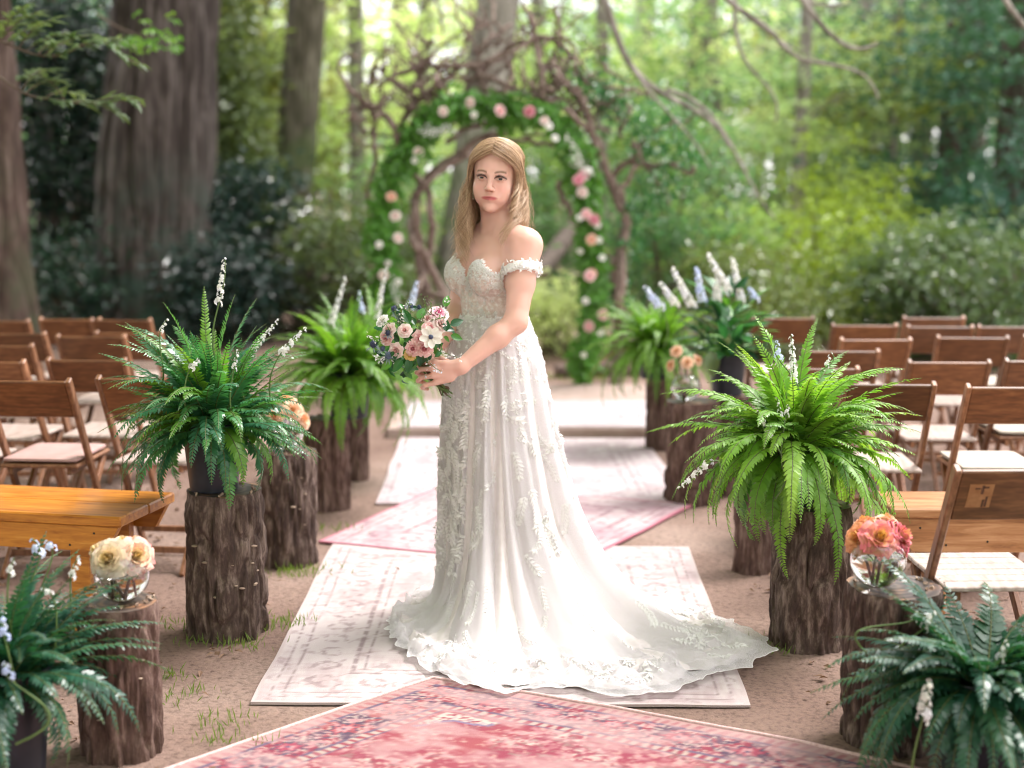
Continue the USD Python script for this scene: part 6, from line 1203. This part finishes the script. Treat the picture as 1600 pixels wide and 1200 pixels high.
# ------------------------------------------------------------------ bouquet
BC = D(648, 535, YB - .30); BX = thing("bouquet", "bridal bouquet of pink and white flowers with blue thistles held in her left hand", "bouquet", BC)
rb = np.random.default_rng(61); foot = D(698, 612, YB - .262) - BC; grip = (B3(672, 583, dpt + .034) + BO) - BC
for k in range(20):
    e = unit(rb.normal(size=3) * [1, .6, 1] + [-.4, -.3, .5]) * .05; gq = grip + rb.normal(0, .006, 3); fq = foot + rb.normal(0, .011, 3); fq[2] += rb.normal(0, .006)
    obj("stem", tube(spline([e, gq * .6 + e * .4, gq, fq], 18), rb.uniform(.0022, .0036), 6), M["stem" if k % 3 else "stem_brown"], BX, smooth=True)
def bq(px, py, out): return D(px, py, YB - .30 - out) - BC
BP = (((.64, .20, .25), (.76, .38, .38), (.80, .60, .57))); BP2 = (((.72, .36, .35), (.78, .55, .52), (.81, .72, .68))); BHOT = ((.66, .16, .34), (.70, .30, .42), (.78, .60, .62))
for i, (px, py, out, R, cs, nv) in enumerate(((686, 488, .07, .034, BHOT, (.3, -.6, .8)), (690, 505, .09, .030, BP2, (.6, -.7, .3)), (672, 512, .11, .026, BP, (.3, -.8, .4)), (657, 530, .12, .030, BP, (0, -1, .1)), (663, 545, .125, .030, BP, (.05, -1, -.1)), (645, 545, .12, .026, BP, (-.1, -1, 0)),
        (606, 515, .09, .027, BP2, (-.5, -.7, .4)), (632, 516, .115, .024, BP2, (-.1, -.9, .4)), (602, 527, .09, .028, BP, (-.6, -.8, .1)), (618, 548, .10, .026, BP2, (-.4, -.9, -.1)), (596, 500, .06, .024, ((.74, .70, .62), (.78, .76, .72), (.8, .79, .78)), (-.5, -.6, .6)), (668, 497, .09, .022, BP2, (.1, -.7, .6)), (640, 556, .11, .02, ((.6, .4, .1), (.66, .46, .16), (.7, .5, .2)), (-.1, -1, -.2)))):
    c = bq(px, py, out); mb = MB(); nrm = unit(np.asarray(nv, float)); Fm = frame(nrm); x = None
    for q_, (v, ff, cc) in enumerate(bloom(R, 4, 5, 800 + i, cs, .95, 5)): obj("petal", (v @ Fm.T + c - nrm * R * .4, ff), M["petal"], BX, smooth=True, col=cc)
c = bq(673, 527, .135); nrm = unit(np.array([.1, -1, .25])); Fm = frame(nrm)      # anemone
for q_ in range(9):
    a = q_ * 2.4; s_, t_ = np.meshgrid(np.linspace(-1, 1, 6), np.linspace(0, 1, 6), indexing="ij"); wd = np.sin(np.pi * (.12 + .75 * t_)) * .62; rr_ = .036 * (t_ * (1 - .12 * s_ ** 2) + .08); ang = a + s_ * wd * .9
    v = np.stack([rr_ * np.cos(ang), rr_ * np.sin(ang), .006 * t_ ** 2 + .003 * (q_ % 3) + .003 * s_ ** 2], -1).reshape(-1, 3); obj("petal", (v @ Fm.T + c, grid_faces(6, 6)), M["petal"], BX, smooth=True, col=np.tile((.78, .74, .68), (36, 1)), label="white petal of the anemone")
s = trimesh.creation.icosphere(2, .008); obj("anemone_eye", (np.array(s.vertices) * [1, .7, 1] + c + nrm * .008, s.faces), M["thistle"], BX, smooth=True)
def thistle(px, py, out, R, i):
    c = bq(px, py, out); n = 70; d = unit(rb.normal(size=(n, 3)) + [0, 0, .4]); mb = MB(); s = trimesh.creation.icosphere(2, R * .75); mb.add(np.array(s.vertices) * [1, 1, 1.3] + c, s.faces)
    mb.add(leaves(c + d * R * .5, np.cross(d, rb.normal(size=(n, 3))), d, R * .75, R * .25)); x = obj("thistle", mb.out(), M["thistle"], BX)
    e = rb.uniform(0, 6.28, 12); d = np.stack([np.cos(e), np.sin(e) * .4, np.full(12, -.15)], 1); obj("thistle_bract", leaves(c + d * R * .4 - [0, 0, R * .7], d * .2 + [0, -.4, .6], d, R * 1.9, R * .4), M["thistle_leaf"], x)
M["thistle_leaf"] = leaf_mat("thistle_leaf", [(.16, .22, .24), (.24, .30, .34)], .2, .5)
for i, t_ in enumerate(((616, 482, .06, .010), (641, 478, .05, .009), (606, 520, .10, .010), (583, 538, .05, .013), (607, 556, .10, .013), (598, 545, .09, .009), (655, 480, .06, .008))): thistle(*t_, i)
for i in range(150):                                                # broad and small leaves
    u_ = unit(rb.normal(size=3) * [1, .8, 1] + [0, -.35, 0]); Rr = rb.uniform(.06, .135); c = u_ * [1.0, .85, 1.0] * Rr + [-.005, .0, -.005]; d = unit(u_ + rb.normal(0, .5, 3) - [0, 0, .1]); L = rb.uniform(.025, .05)
    if c[0] > .005 and c[2] < -.045: continue
    obj("leaf", broad_leaf(c, unit(u_ + rb.normal(0, .4, 3) + [0, -.4, .2]), d, L, L * .5), M["leaf_garland" if i % 3 else "fern_dark"], BX)
for px, py, a_, L in ((695, 480, 1.3, .045), (703, 508, .5, .05), (704, 524, -.2, .042), (697, 518, 1.5, .045), (640, 505, 1.9, .055), (630, 500, 2.3, .05), (652, 498, 1.0, .05), (640, 560, -1.7, .05), (628, 562, -2.2, .05), (612, 565, -2.5, .045), (655, 556, -1.5, .035)):
    obj("leaf", broad_leaf(bq(px, py, .10), (.1, -1, .35), (math.cos(a_), -.25, math.sin(a_)), L, L * .55), M["leaf_garland"], BX)
for i in range(16):                                                 # airy sprigs
    px, py = rb.uniform(588, 700), rb.uniform(470, 575); c = bq(px, py, .09); u_ = unit((c + [0, 0, .02]) * [1, .6, 1] + rb.normal(0, .03, 3)); P = spline([c * .7, c * 1.05, c * 1.05 + u_ * .045 + rb.normal(0, .006, 3)], 10)
    x = obj("sprig", tube(P, .0012, 5), M["stem"], BX); k_ = rb.integers(2, 10, 26); obj("sprig_buds", small_leaves(P[k_] + rb.normal(0, .006, (26, 3)), rb.normal(size=(26, 3)) - [0, .5, 0], rb.normal(size=(26, 3)), .009, .006), M["flower_white" if i % 2 else "hemlock"], x, kind="stuff")
